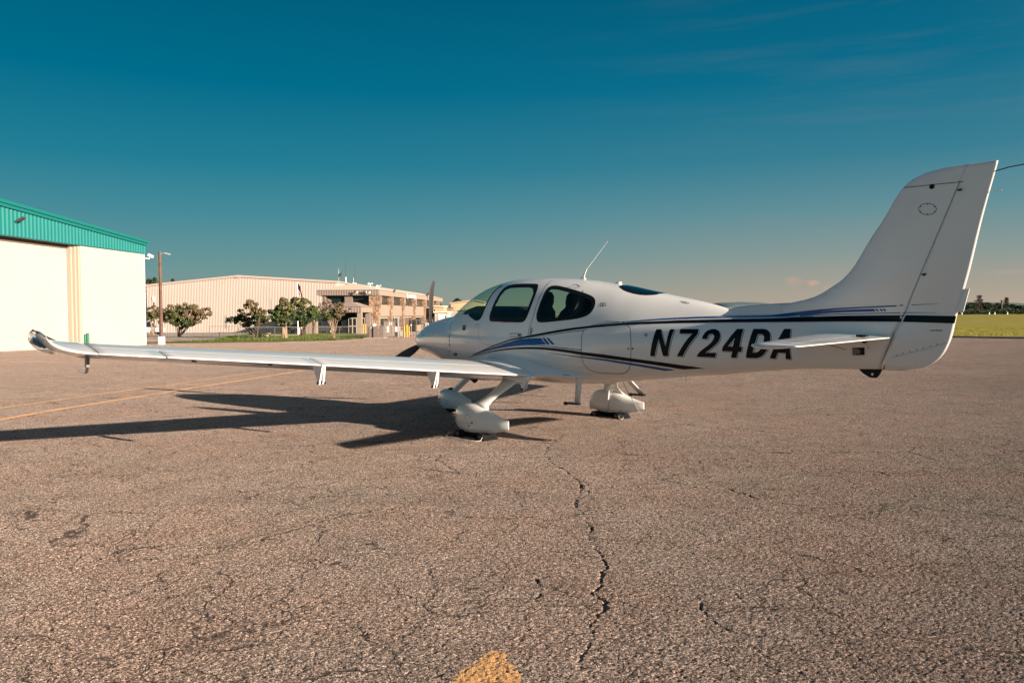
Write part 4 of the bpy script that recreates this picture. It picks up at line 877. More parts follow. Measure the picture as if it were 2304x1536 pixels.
for i, px in enumerate((2164.5, 2226, 2238.5, 2267)):
    o = foot(px, 520); MB().box((-.25,-.2,-.5),(.25,.2,1.5)).build('marker_post', M_wht, None, label=['leftmost white marker post at the far field edge','second white marker post, left one of the close pair','third white marker post, right one of the close pair','rightmost white marker post at the far field edge'][i], cat='marker', group='white markers at the far field edge').location = o
# undergrowth at the foot of the belt, hills
def hill(name, pts, Y, m, label, rough=1.0, seed=3, depth=600):
    rnd = random.Random(seed); V = []; F = []; P = []
    for (xa, ya), (xb, yb) in zip(pts, pts[1:]):
        n = max(2, int((xb - xa) / 2.5))
        for i in range(n): P.append((xa + (xb - xa) * i / n, ya + (yb - ya) * i / n + (rnd.uniform(-.35, .35) * rough)))
    P.append(pts[-1]); rows = 4
    for (px, py) in P:
        t = atY(px, py, Y)
        for r in range(rows + 1): f = r / rows; V.append((t.x, Y - depth * (1 - f) ** .7 * .5, -4 + (t.z + 4) * (1 - (1 - f) ** 2)))
        V.append((t.x * 1.2, Y + depth, -4))
    k = rows + 2
    for i in range(len(P) - 1):
        for r in range(k - 1): F.append((i*k+r, (i+1)*k+r, (i+1)*k+r+1, i*k+r+1))
    mesh(name, V, F, m, kind='structure', label=label)
M_hill = mat('forest_hill_painted_haze', (.15, .21, .225), .95, .05, noise=.2, nscale=.01)  # blue grey of distance haze is put into the base colour
M_hill2 = mat('forest_ridge_painted_haze', (.13, .19, .16), .95, .05, noise=.25, nscale=.02)  # ridge green paled by haze painted into the colour
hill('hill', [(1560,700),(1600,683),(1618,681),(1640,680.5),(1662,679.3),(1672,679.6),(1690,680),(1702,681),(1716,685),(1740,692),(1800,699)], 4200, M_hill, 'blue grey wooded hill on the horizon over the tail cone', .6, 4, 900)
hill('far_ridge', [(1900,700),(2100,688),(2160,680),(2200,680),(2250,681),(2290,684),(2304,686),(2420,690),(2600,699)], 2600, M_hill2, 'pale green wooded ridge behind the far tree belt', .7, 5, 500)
rnd = random.Random(9); V = []; F = []
for i in range(5200):
    px = rnd.uniform(2080, 2360); Y = rnd.uniform(530, 556); o = foot(px, Y); h = rnd.uniform(.3, 1) * 3.4; s = rnd.uniform(.5, 1.1); p_ = o + Vector((0,0,h)); k = len(V)
    V += [p_ + Vector((rnd.uniform(-s,s), rnd.uniform(-s,s), rnd.uniform(-s,s))) for _ in range(3)]; F.append((k,k+1,k+2))
mesh('undergrowth', V, F, M_far, kind='stuff', label='dark undergrowth along the foot of the far tree belt', cat='undergrowth')

# ================================================================ vehicles
M_vglass = mat('vehicle_glass', (.015,.02,.025), .06, .8)
def car(px, Y, rz, col, label, kind='car', group=None, s=1.0):
    o = foot(px, Y); t = thing('parked_' + ('suv' if kind == 'suv' else kind), o, label, kind, group, rz); L_ = 4.6 * s; W = 1.8 * s; H = (1.75 if kind in ('suv',) else 1.45 if kind == 'car' else 2.1) * s
    m = mat('car_paint_%d_%d_%d' % tuple(int(c*99) for c in col), col, .25, .5, coat=.6); h = L_ / 2
    body = [(-h,.35*s),(-h,.75*s),(-h*.93,.95*s),(-h*.45,1.02*s),(h*.62,1.02*s),(h*.97,.9*s),(h,.6*s),(h,.35*s)]
    MB().prism(body, -W/2, W/2).build('body', m, t, autos=35)
    cab = [(-h*.50,1.0*s),(-h*.18,H),(h*.55,H),(h*.86 if kind != 'car' else h*.70,1.0*s)]
    b = MB(); V_, n = [], 4
    for (yy, ins) in ((-W/2+.06, 0), (W/2-.06, 0)): V_ += [(x, yy * (.86 if z > 1.2*s else 1), z) for x, z in cab]
    b.add(V_, [(0,1,2,3),(7,6,5,4)] + [(i,(i+1)%4,4+(i+1)%4,4+i) for i in range(4)]); b.build('cabin', M_vglass, t, autos=30)
    MB().prism([(-h*.20,H-.03),(-h*.16,H+.03),(h*.53,H+.03),(h*.57,H-.03)], -W*.42, W*.42).build('roof', m, t)
    for sx in (-.62, .62):
        for sy in (-1, 1):
            w = MB().tube([(sx*h,sy*(W/2-.2),.33*s),(sx*h,sy*(W/2+.01),.33*s)], .33*s, 14).build('wheel', M_rubber, t); MB().tube([(sx*h,sy*(W/2+.01),.33*s),(sx*h,sy*(W/2+.03),.33*s)], .2*s, 10).build('rim', M_gal, w)
    for sy in (-.62, .62): MB().box((-h-.02,sy-.18,.66*s),(-h+.04,sy+.18,.8*s)).build('headlight', M_wht, t); MB().box((h-.04,sy-.16,.7*s),(h+.02,sy+.16,.85*s)).build('tail_light', mat('tail_light_red', (.35,.01,.01), .3), t)
    return t
car(326, 104, pi, (.55,.57,.58), 'silver suv parked in the gap beside the white hangar', 'suv')
car(722, 104, .05, (.05,.055,.06), 'dark car parked between the tan pillar and the multi stem tree', 'car', s=1.1)
car(680, 106, .1, (.04,.03,.035), 'dark red brown car parked behind the white urn', 'car', s=1.1)
car(1018, 150, 1.1, (.66,.62,.58), 'white car parked at the left of the row beyond the nose', 'car', 'cars parked beyond the nose')
car(1030, 152, 1.1, (.60,.55,.50), 'cream car second from the left in the row beyond the nose', 'car', 'cars parked beyond the nose')
car(1043, 154, 1.1, (.70,.66,.62), 'white suv third from the left in the row beyond the nose', 'suv', 'cars parked beyond the nose')
car(1056, 156, 1.1, (.62,.60,.58), 'pale suv at the right end of the row beyond the nose', 'suv', 'cars parked beyond the nose')
car(1013, 132, .3, (.45,.02,.03), 'red car parked low in front of the white cars beyond the nose', 'car')

# ================================================================ buildings right of the propeller
M_ybl = mat('yellow_tan_wall', (.52,.40,.24), .8, noise=.06, nscale=.2); M_obl = mat('orange_tan_wall', (.56,.35,.19), .8); M_grr = mat('grey_roof', (.10,.09,.09), .7)
def shed(px0, px1, yt0, yt1, yb, Y, m, label, roofm, dep=20, ypeak=None, pxp=None, door=None, name='shed'):
    o = foot((px0+px1)/2, Y); t = thing(name, o, label, 'building'); X = lambda p: atY(p, 700, Y).x - o.x; z = lambda p: zat(p, Y) - o.z
    prof = [(X(px0), -1), (X(px1), -1), (X(px1), z(yt1))] + ([(X(pxp), z(ypeak))] if ypeak else []) + [(X(px0), z(yt0))]
    MB().prism(prof, 0, dep).build('wall', m, t); rp = [(X(px0)-.2, z(yt0)), ] + ([(X(pxp), z(ypeak))] if ypeak else []) + [(X(px1)+.2, z(yt1))]
    rp2 = rp + [(a, b_ + .25) for a, b_ in rp[::-1]]; rp2 = [(a, b_ + .01) for a, b_ in rp2]; MB().prism(rp2, -.3, dep+.3).build('roof', roofm, t)
    if door:
        for (a, b_, c_, d_) in door: MB().box((X(a), -.06, z(d_)), (X(b_), -.012, z(c_))).build('door', M_dark if b_ - a < 3 else M_wht, t)
    return t
shed(1014, 1090, 682.5, 681, 712, 185, M_ybl, 'long yellow tan building beyond the aircraft nose', mat('yellow_roof_trim', (.50,.38,.26), .7), 30, 676, 1068, name='warehouse')
shed(979, 998, 689, 690, 716, 150, M_obl, 'small orange tan block right of the propeller blade', M_roofl, 8, name='shed')
shed(999, 1012, 691.5, 692.5, 716, 160, M_grr, 'low dark grey roofed shed behind the orange tan block', M_grr, 8, name='shed')
shed(1004, 1018, 696, 697, 720, 158, M_stucco, 'pink tan low block between the white hangar and the cars', M_stucco, 8, name='shed')
shed(978, 1007, 703, 703, 720, 128, M_hwall, 'small cream hangar just right of the propeller blade', M_roofl, 8, None, None, [(985,1000.5,705,724),(1001.6,1003.2,710,716)], name='small_hangar')
shed(1030, 1092, 700.5, 696, 712, 172, mat('shade_grey_wall', (.20,.20,.19), .8), 'grey low canopy in front of the yellow tan building', M_grr, 4, name='canopy')

# ================================================================ person by the fence
def person(px, Y):
    o = foot(px, Y); t = thing('person', o, 'person in a white shirt and red cap standing behind the fence beyond the nose', 'person')
    sk = [((0,0,.95),.13),((0,0,1.15),.14),((0,0,1.38),.15),((0,0,1.50),.06),((0,.0,1.62),.085),((0,0,1.70),.08),
          ((.18,0,1.42),.06),((.25,.02,1.15),.045),((.22,-.12,.95),.035),((.21,-.17,.88),.035),((-.18,0,1.42),.06),((-.25,.02,1.15),.045),((-.22,-.10,.95),.035),((-.21,-.15,.88),.035),
          ((.09,0,.88),.10),((.10,0,.48),.065),((.10,.02,.09),.045),((.11,-.14,.04),.04),((-.09,0,.88),.10),((-.10,0,.48),.065),((-.10,.02,.09),.045),((-.11,-.14,.04),.04)]
    ed = [(0,1),(1,2),(2,3),(3,4),(4,5),(2,6),(6,7),(7,8),(8,9),(2,10),(10,11),(11,12),(12,13),(0,14),(14,15),(15,16),(16,17),(0,18),(18,19),(19,20),(20,21)]
    me = bpy.data.meshes.new('body'); me.from_pydata([s[0] for s in sk], ed, []); b = bpy.data.objects.new('body', me); COL.objects.link(b); b.parent = t
    md = b.modifiers.new('skin', 'SKIN'); me.skin_vertices  # created with the modifier
    for i, s in enumerate(sk): me.skin_vertices[0].data[i].radius = (s[1], s[1])
    me.skin_vertices[0].data[0].use_root = True
    b.modifiers.new('sub', 'SUBSURF').levels = 1; b.modifiers['sub'].render_levels = 1
    me.materials.append(mat('skin_tone', (.45,.27,.19), .6))
    MB().tube([(0,0,.92),(0,0,1.15),(0,0,1.36),(0,0,1.46)], [.165,.175,.20,.09], 14).build('shirt', M_wht, t, True)
    for s in (-1, 1): MB().tube([(s*.14,0,1.42),(s*.21,.01,1.28),(s*.25,.02,1.16)], [.085,.075,.065], 10).build('sleeve', M_wht, t, True); MB().tube([(s*.085,0,.95),(s*.10,0,.5),(s*.10,.02,.08)], [.12,.085,.065], 10).build('trouser_leg', M_dark, t, True)
    MB().tube([(0,0,1.68),(0,0,1.74),(0,0,1.79)], [.103,.10,.05], 12).build('cap', mat('red_cloth', (.45,.05,.05), .9), t, True)
person(958.5, 88)
# ================================================================ the aircraft
# local axes of the empty: x aft from the spinner, y to the aircraft's right, z up (helpers below take y to the LEFT)
YAW = -.8166
plane = thing('light_aircraft', (-1.4208, 12.2478, 0), 'white single propeller low wing aircraft with blue and black stripes parked on the apron', 'aircraft', None, YAW)
AX = Vector((cos(YAW), sin(YAW), 0)); LF = Vector((sin(YAW), -cos(YAW), 0)); ORG = Vector((-1.4208, 12.2478, 0))
EYE_L = Vector(((EYE - ORG).dot(AX), (EYE - ORG).dot(LF), CAM_H))
def lray(px, py): d = pray(px, py); return Vector((d.dot(AX), d.dot(LF), d.z))
def onY(px, py, y): d = lray(px, py); return EYE_L + d * ((y - EYE_L.y) / d.y)
def onX(px, py, x): d = lray(px, py); return EYE_L + d * ((x - EYE_L.x) / d.x)
def part(name, V, Fc, m, parent=plane, smooth=True, autos=None, recalc=True, label=None, kind=None):
    me_v = [(v[0], -v[1], v[2]) for v in V]; o = mesh(name, me_v, Fc, m, parent, smooth, label=label, kind=kind)
    if recalc:
        bm = bmesh.new(); bm.from_mesh(o.data); bmesh.ops.recalc_face_normals(bm, faces=bm.faces); bm.to_mesh(o.data); bm.free()
    if autos: o.data.set_sharp_from_angle(angle=radians(autos))
    return o
def pmb(b, name, m, parent=plane, smooth=False, autos=None, label=None, kind=None): return part(name, b.V, b.F, m, parent, smooth or bool(autos), autos, True, label, kind)

T_top = [(.25,1.13),(.28,1.22),(.33,1.285),(.42,1.335),(.61,1.395),(.83,1.435),(1.05,1.462),(1.15,1.485),(1.27,1.575),(1.42,1.682),(1.57,1.762),(1.71,1.822),(1.86,1.868),(2.05,1.908),(2.24,1.935),(2.42,1.948),(2.6,1.952),(2.85,1.947),(3.1,1.932),(3.33,1.914),(3.57,1.888),(3.86,1.845),(4.15,1.80),(4.36,1.757),(4.62,1.705),(4.87,1.655),(5.05,1.62),(5.25,1.575),(5.45,1.52),(5.60,1.47),(5.72,1.40),(5.80,1.2),(7.1,1.15)]
T_cw = [(.25,.19),(.28,.27),(.33,.335),(.42,.375),(.61,.42),(.83,.455),(1.1,.505),(1.5,.57),(2.0,.612),(2.5,.635),(3.0,.632),(3.5,.60),(4.0,.54),(4.4,.47),(4.8,.365),(5.1,.275),(5.35,.195),(5.55,.12),(5.7,.05),(5.8,.01),(7.1,.01)]
T_body = [(.25,1.10),(.28,1.18),(.33,1.23),(.42,1.27),(.61,1.33),(1.0,1.40),(1.5,1.42),(2,1.44),(3,1.45),(4.0,1.48),(4.6,1.47),(5.2,1.45),(6.0,1.445),(6.6,1.44),(7.1,1.42)]
T_bw = [(.25,.20),(.28,.28),(.33,.345),(.42,.385),(.61,.43),(.83,.47),(1.1,.515),(1.5,.58),(2.0,.622),(2.5,.645),(3.0,.642),(3.5,.61),(4.0,.555),(4.5,.475),(5.0,.39),(5.5,.305),(6.0,.23),(6.5,.155),(6.9,.085),(7.1,.050)]
T_bot = [(.25,.98),(.28,.93),(.33,.90),(.42,.885),(.61,.85),(.83,.785),(1.1,.72),(1.5,.655),(2.0,.615),(2.5,.595),(3.0,.585),(3.4,.595),(3.9,.64),(4.3,.688),(4.7,.735),(5.05,.778),(5.4,.815),(5.7,.855),(6.0,.89),(6.3,.92),(6.7,.938),(7.1,.955)]
T_zc = [(.25,1.05),(.5,1.06),(1.0,1.07),(2.0,1.07),(3.0,1.06),(4.0,1.08),(5.0,1.12),(6.0,1.17),(7.1,1.20)]
T_sp = [(.25,.0),(5.0,.0),(5.2,.33),(5.45,.385),(6.0,.40),(7.1,.38)]
def sect(x, n=240):
    zc = hermite(T_zc, x); tt = hermite(T_top, x) - zc; cw = hermite(T_cw, x); bt = hermite(T_body, x) - zc; bw = hermite(T_bw, x); bb = zc - hermite(T_bot, x); sp = hermite(T_sp, x)
    R = []; cn = interp([(.25,2.2),(1.1,2.2),(1.3,2.15),(2.5,2.25),(4,2.1),(5.7,2.0)], x); bn = interp([(.25,2.3),(1.5,2.4),(3,2.5),(7,2.3)], x)
    for k in range(n):
        a = 2 * pi * k / n; c, s = cos(a), sin(a)
        if s >= 0:
            r = (abs(c / bw) ** 2.5 + abs(s / bt) ** 2.5) ** (-1 / 2.5)
            if tt > .02 and cw > .02: r = max(r, (abs(c / cw) ** cn + abs(s / tt) ** cn) ** (-1 / cn))
            if sp > .05: r = max(r, (abs(c / min(.20, bw * .85)) ** 1.0 + abs(s / sp) ** 1.0) ** -1)
        else: r = (abs(c / bw) ** bn + abs(s / bb) ** bn) ** (-1 / bn)
        R.append((x, c * r, zc + s * r))
    return R
xs_ = []; x = .25
while x < 7.05:
    xs_.append(x); x += .012 if x < .34 else (.013 if 1.05 < x < 4.95 else .03)
xs_ = [x for x in xs_ if x < 7.0] + [7.02]
# the tail end leans with the rudder hinge line: x of the last stations is sheared by height
def shear(p): 
    k = max(0, (p[0] - 6.5) / .55); return (p[0] + k * ((p[2] - .955) * .385), p[1], p[2])
NS = 240; rings = [[shear(p) for p in sect(x)] for x in xs_]
FV, FF = loft(rings)
bvh_f = BVHTree.FromPolygons([Vector(v) for v in FV], FF)

# ---- wing
def airfoil(n=28, camber=.022):
    up_, lo_ = [], []
    for i in range(n + 1):
        t = .5 * (1 - cos(pi * i / n)); th = 5 * (.2969*sqrt(t) - .1260*t - .3516*t*t + .2843*t**3 - .1015*t**4); cm = camber * 4 * t * (1 - t) * (1.0 if t < .5 else 1.0)
        up_.append((t, cm, th)); 
    return up_
AF = airfoil()
def wing_ring(LE, TE, y, zte, tk, inc, f0=0, f1=1, lean=0, gap=.0, cam=1.0, tet=.004):
    """closed section between chord fractions f0..f1; z of the trailing edge is given, inc lifts the leading edge"""
    c = TE - LE; up_, lo_ = [], []
    fs = [f0 + (f1 - f0) * (.5 * (1 - cos(pi * i / 20)) if f0 == 0 else i / 20) for i in range(21)]
    for f in fs:
        th = 5 * (.2969*sqrt(f) - .1260*f - .3516*f*f + .2843*f**3 - .1015*f**4) * tk * c + tet * f; cm = .016 * cam * 4 * f * (1 - f) * c; z0 = zte + inc * (1 - f)
        up_.append((LE + c*f, y, z0 + cm + th)); lo_.append((LE + c*f, y + 0, z0 + cm - th))
    return up_ + lo_[::-1]
def wLE(y): return 2.0 + .055 * y
def wTE(y): return 3.37 - .05 * y
def wZ(y): return .659 + .0927 * y
def wInc(y): return .014 - .002 * y
def wT(y): return .196 - .0068 * y
def span(y0, y1, f0, f1, n=24, sgn=1, cap=True):
    return loft([[(p[0], sgn * p[1], p[2]) for p in wing_ring(wLE(y), wTE(y), y, wZ(y), wT(y), wInc(y), f0, f1)] for y in [y0 + (y1 - y0) * i / n for i in range(n + 1)]], cap)
M_gapd = mat('gap_dark', (.03,.03,.03), .9)
def tipstation(s):
    """outer curved tip: s 0..1"""
    y = 5.5 + .335 * sin(min(1, s) * pi / 2 * .98) ; rise = .105 * s ** 2.2; LEt = wLE(5.5) + .30 * s ** 1.6; TEt = wTE(5.5) - .17 * s ** 2.0; return y, LEt, TEt, wZ(5.5) + .0927 * (y - 5.5) + rise
for sgn in (1, -1):
    w = thing('wing', (0,0,0), None, None); w.parent = plane
    V, F = span(.60, 5.5, 0, .735, 40, sgn); part('skin', V, F, M_white, w)
    V, F = span(4.99, 5.5, .742, 1, 4, sgn); part('fixed_trailing_edge', V, F, M_white, w)
    V, F = span(.72, 3.56, .742, 1, 20, sgn); part('flap', V, F, M_white, w)
    V, F = span(3.575, 4.975, .742, 1, 12, sgn); part('aileron', V, F, M_white, w)
    for y0, y1, f0 in ((3.558, 3.577, .70), (4.973, 4.992, .70)):
        V, F = loft([[(p[0], sgn * p[1], p[2]) for p in wing_ring(wLE(y), wTE(y) - .012, y, wZ(y) + .001, wT(y) * .93, wInc(y), f0, 1)] for y in (y0, y1)]); part('gap_filler', V, F, M_gapd, w)
    V, F = loft([[(p[0], sgn * p[1], p[2]) for p in wing_ring(wLE(y), wTE(y), y, wZ(y), wT(y) * .93, wInc(y), .72, .76)] for y in [.72 + 4.26 * i / 12 for i in range(13)]]); part('hinge_cove', V, F, M_gapd, w)
    # upturned tip
    n = 12; rr = []
    for i in range(n + 1):
        s = i / n; y, a, b, zt = tipstation(s); tk = wT(5.5) * (1 - .5 * s); rr.append([(p[0], sgn * (p[1] + .0 * (p[2] - zt)), p[2]) for p in wing_ring(a, b, y, zt, tk, .012 + .03 * s, 0, 1, tet=.004 + .012 * s)])
    rr = [[(p[0], p[1] + (sgn * .006 if i == 0 else 0), p[2]) for p in r] for i, r in enumerate(rr)]
    V, F = loft(rr); part('wing_tip', V, F, M_white, w)
    # lens box with strip light on the tip's outer nose
    lens = []
    for (y, a, b, z, t) in ((5.70,2.36,2.62,1.205,.050),(5.77,2.38,2.64,1.235,.058),(5.83,2.42,2.66,1.270,.060),(5.865,2.46,2.66,1.300,.050),(5.875,2.50,2.64,1.315,.022)):
        lens.append([(a + (b - a) * (.5 - .5 * cos(q)), sgn * y, z + t * (sin(q)) * (1.0)) for q in [2 * pi * k / 20 for k in range(20)]])
    V, F = loft(lens); part('navigation_lens', V, F, M_lens, w, label='clear lens with a bluish glint' if sgn == 1 else None)
    core = [[(x_, y_ , (z_ - 1.25) * .55 + 1.25) for x_, y_, z_ in r] for r in lens]; 
    b = MB(); b.tube([(2.47, sgn*5.76, 1.235),(2.47, sgn*5.84, 1.28)], [.03,.03], 8); b.tube([(2.55, sgn*5.75, 1.225),(2.55, sgn*5.83, 1.265)], .025, 8); pmb(b, 'lamp', mat('blue_reflector', (.02,.25,.50), .15, metal=.6) if sgn == 1 else M_alu, w)
    for k in range(5):
        q = k / 4; b = MB(); b.box((2.60 + .01*q, sgn*5.715 + sgn*.145*q - .012, 1.262 + .085*q), (2.625 + .01*q, sgn*5.715 + sgn*.145*q + .012, 1.275 + .085*q)); pmb(b, 'strip_light', M_wht, w)
    b = MB(); b.tube([(2.635, sgn*5.69, 1.262),(2.655, sgn*5.79, 1.315),(2.655, sgn*5.872, 1.365)], .008, 6); pmb(b, 'lens_frame', M_dark, w)
    # joint line of the tip, fuel cap, small trim
    seam = [(p[0], sgn * 5.503, p[2] + .0015) for p in wing_ring(wLE(5.5), wTE(5.5), 5.5, wZ(5.5), wT(5.5), wInc(5.5))[:21]]
    b = MB(); b.tube(seam, .0035, 4); pmb(b, 'tip_joint', M_gapd, w)
    # flap hinge fairings: paired tapering plates below the trailing edge
    for y in (3.60, 2.24, .90):
        zt = wZ(y); 
        for dx, m2 in ((0, M_white),):
            b = MB(); b.prism([(3.15, zt - .02), (3.30, zt + .004), (3.31, zt - .03), (3.285, zt - .155), (3.268, zt - .18), (3.25, zt - .165), (3.185, zt - .05)], sgn * y - .009, sgn * y + .009); o = pmb(b, 'hinge_fairing', M_white, w)
            b = MB(); b.prism([(3.16, zt - .015), (3.34, zt + .0), (3.275, zt - .182), (3.25, zt - .182), (3.245, zt - .15)], sgn * (y + .038) - .008, sgn * (y + .038) + .008); pmb(b, 'hinge_arm', M_whitel, w)
            b = MB(); b.tube([(3.262, sgn * y - .03, zt - .165), (3.262, sgn * (y + .055), zt - .165)], .013, 8); pmb(b, 'hinge_bolt', M_dark, w)
            for q in (.05, .11): b = MB(); b.tube([(3.22, sgn * y + .0135, zt - q), (3.22, sgn * y + .016, zt - q)], .006, 6); pmb(b, 'rivet', M_dark, w)
    for y in (4.05, 4.75): b = MB(); b.box((3.06, sgn*y - .005, wZ(y) - .028), (3.16, sgn*y + .005, wZ(y) - .014)); pmb(b, 'aileron_hinge', M_dark, w)
# pitot mast under the left wing
b = MB(); p1_, p2_, p3_ = onX(196, 800, 2.75), onX(192.5, 826, 2.75), onX(189, 838, 2.72)
b.prism([(2.715,p1_.z+.06),(2.785,p1_.z+.06),(2.765,p2_.z),(2.72,p2_.z)], p1_.y - .012, p1_.y + .012); o = pmb(b, 'pitot_mast', mat('pitot_grey', (.22,.21,.20), .5))
b = MB(); b.tube([(2.745,p1_.y,p2_.z+.01),(2.73,p1_.y,p3_.z+.01),(2.70,p1_.y,p3_.z),(2.50,p1_.y,p3_.z+.002)], [.013,.014,.013,.009], 8); o2 = pmb(b, 'pitot_tube', M_alu, o)

# ---- wing root fairing (both sides)
fair_V, fair_F = [], []
for sgn in (1, -1):
    rr = []
    secs = [(.86,2.045,3.33,.0,0,.0),(.76,2.03,3.36,.012,.0,.02),(.68,1.98,3.46,.014,.012,.05),(.60,1.90,3.60,.014,.03,.09),(.52,1.80,3.78,.022,.04,.13),(.42,1.68,3.92,.055,.035,.15),(.28,1.6,3.9,.16,.02,.10)]
    for (y, a, b_, dz, dinc, fat) in secs:
        zt = wZ(y) + dz + (.0 if y > .6 else .0); c = b_ - a; up_, lo_ = [], []
        for i in range(25):
            f = .5 * (1 - cos(pi * i / 24)); th = 5 * (.2969*sqrt(f) - .1260*f - .3516*f*f + .2843*f**3 - .1015*f**4) * .190 * 1.33; cm = .016 * 4 * f * (1 - f) * 1.33
            z0 = zt + (wInc(y) + dinc) * (1 - f); up_.append((a + c * f, sgn * y, z0 + cm + th + fat * (sin(pi * min(1, f * 1.0)) ** 1.3) * (1 - .45 * f) + .003)); lo_.append((a + c * f, sgn * y, z0 + cm - th - .003))
        rr.append(up_ + lo_[::-1])
    V, F = loft(rr); n0 = len(fair_V); fair_V += [Vector(v) for v in V]; fair_F += [tuple(i + n0 for i in f) for f in F]
    part('wing_root_fairing', V, F, M_white, plane)

# ---- fin and rudder
T_le = [(1.28,5.90),(1.45,5.95),(1.56,6.05),(1.575,6.15),(1.60,6.28),(1.63,6.39),(1.665,6.465),(1.71,6.54),(1.79,6.66),(1.90,6.76),(2.13,6.90),(2.34,7.04),(2.52,7.145),(2.585,7.195),(2.63,7.245),(2.67,7.32),(2.695,7.40),(2.712,7.50),(2.722,7.62)]
T_te = [(.948,7.20),(.965,7.31),(1.01,7.44),(1.06,7.505),(1.12,7.555),(1.17,7.58),(1.26,7.612),(1.45,7.65),(1.82,7.74),(2.26,7.83),(2.72,7.94)]
def xh(z): return 7.03 + (z - .95) * .385
def finth(z): return interp([(.9,.062),(1.45,.058),(1.7,.060),(2.1,.052),(2.6,.040),(2.69,.030),(2.725,.012)], z)
def foil_slice(z, xa, xb, x0, x1, n=14, tet=.0045):
    """outline at height z for the stretch x0..x1 of the aerofoil running xa..xb"""
    L_, R_ = [], []; pk = .30 if xb - xa < 1.1 else .30
    for i in range(n + 1):
        x = x0 + (x1 - x0) * (.5 * (1 - cos(pi * i / n)) if x0 <= xa + 1e-4 else i / n); f = min(1, max(0, (x - xa) / (xb - xa))); h = finth(z) * 5 * (.2969*sqrt(f) - .1260*f - .3516*f*f + .2843*f**3 - .1015*f**4) * 2.0 + tet * f
        L_.append((x, h, z)); R_.append((x, -h, z))
    return L_ + R_[::-1]
zs = [1.28 + (2.722 - 1.28) * (1 - (1 - i / 60) ** 1.25) for i in range(61)]
rF = []
for z in zs:
    a = hermite(T_le, z); te = hermite(T_te, z); rF.append(foil_slice(z, a, te, a, xh(z) if z < 2.585 else te if False else xh(z)))
V, F = loft(rF); part('fin', V, F, M_white, plane); fair_n = len(fair_V); fin_V, fin_F = [Vector(v) for v in V], F
zs = [.948 + (2.722 - .948) * (i / 60) for i in range(61)]; rR = []
for z in zs:
    te = hermite(T_te, z); a = hermite(T_le, z) if z > 1.45 else 6.1; h0 = xh(z) + (.010 if z < 2.585 else .0015)
    if z < .952: h0 = 7.06
    rr_ = foil_slice(z, a, te, h0, te, tet=.005)
    if z < 1.25:
        k = (1.25 - z) / .3; rr_ = [(p[0], p[1] * 1 * (max(.25, min(1, (z - .93) / .05))), p[2]) for p in rr_]
    kz = interp([(.95,.95),(1.30,.75),(1.5,0)], z); rr_ = [(p[0], p[1] * (1 + kz * max(0, 1 - (p[0] - h0) / (te - h0))), p[2]) for p in rr_]
    rR.append(rr_)
V, F = loft(rR); rud = part('rudder', V, F, M_white, plane); rud_V, rud_F = [Vector(v) for v in V], F
# rudder trim tab behind the trailing edge
pa, pb_, pc, pd = onY(2168, 650, .0), onY(2181.5, 649.5, .0), onY(2168, 701, .0), onY(2155, 700, .0)
b = MB(); b.prism([(pa.x - .02, pa.z), (pb_.x, pb_.z), (pc.x, pc.z), (pd.x - .02, pd.z)], -.006, .006); pmb(b, 'trim_tab', M_white, rud)
# hinge fittings
for px, py, s in ((2158, 427, .012), (2077, 617, .014), (2003, 800, .02)):
    q = onY(px, py, .04); b = MB(); b.tube([(q.x - s, .03, q.z), (q.x + s, .052, q.z - .004)], s * .7, 8); b.tube([(q.x + s*1.2, .03, q.z), (q.x + s*1.4, .052, q.z)], s * .6, 8); pmb(b, 'hinge_fitting', M_dark)
q = onY(2097, 420, .04); b = MB(); b.tube([(q.x, .03, q.z), (q.x, .045, q.z)], .022, 12); pmb(b, 'balance_bolt', M_dark)
b = MB(); b.prism([(onY(1989,832,.04).x, .955), (onY(1997,806,.04).x, onY(1997,806,.04).z), (onY(2005,797,.04).x, onY(2005,797,.04).z), (onY(1999,806,.04).x+.01, onY(1999,806,.04).z)], -.03, .066); pmb(b, 'rudder_horn_gap', M_dark)
# aerials on the fin and static wicks
q = onY(2246, 384, 0); b = MB(); pts = [q + Vector((-.02, 0, 0)), q + Vector((.09, .04, .012)), q + Vector((.20, .10, .010)), q + Vector((.32, .18, 0)), q + Vector((.45, .27, -.02))]; b.tube(pts, .0045, 6); pmb(b, 'whip_aerial', M_dark)
q = onY(2233, 430, 0); b = MB(); b.tube([q, q + Vector((.07, 0, 0))], .0035, 6); pmb(b, 'static_wick', M_whitel)

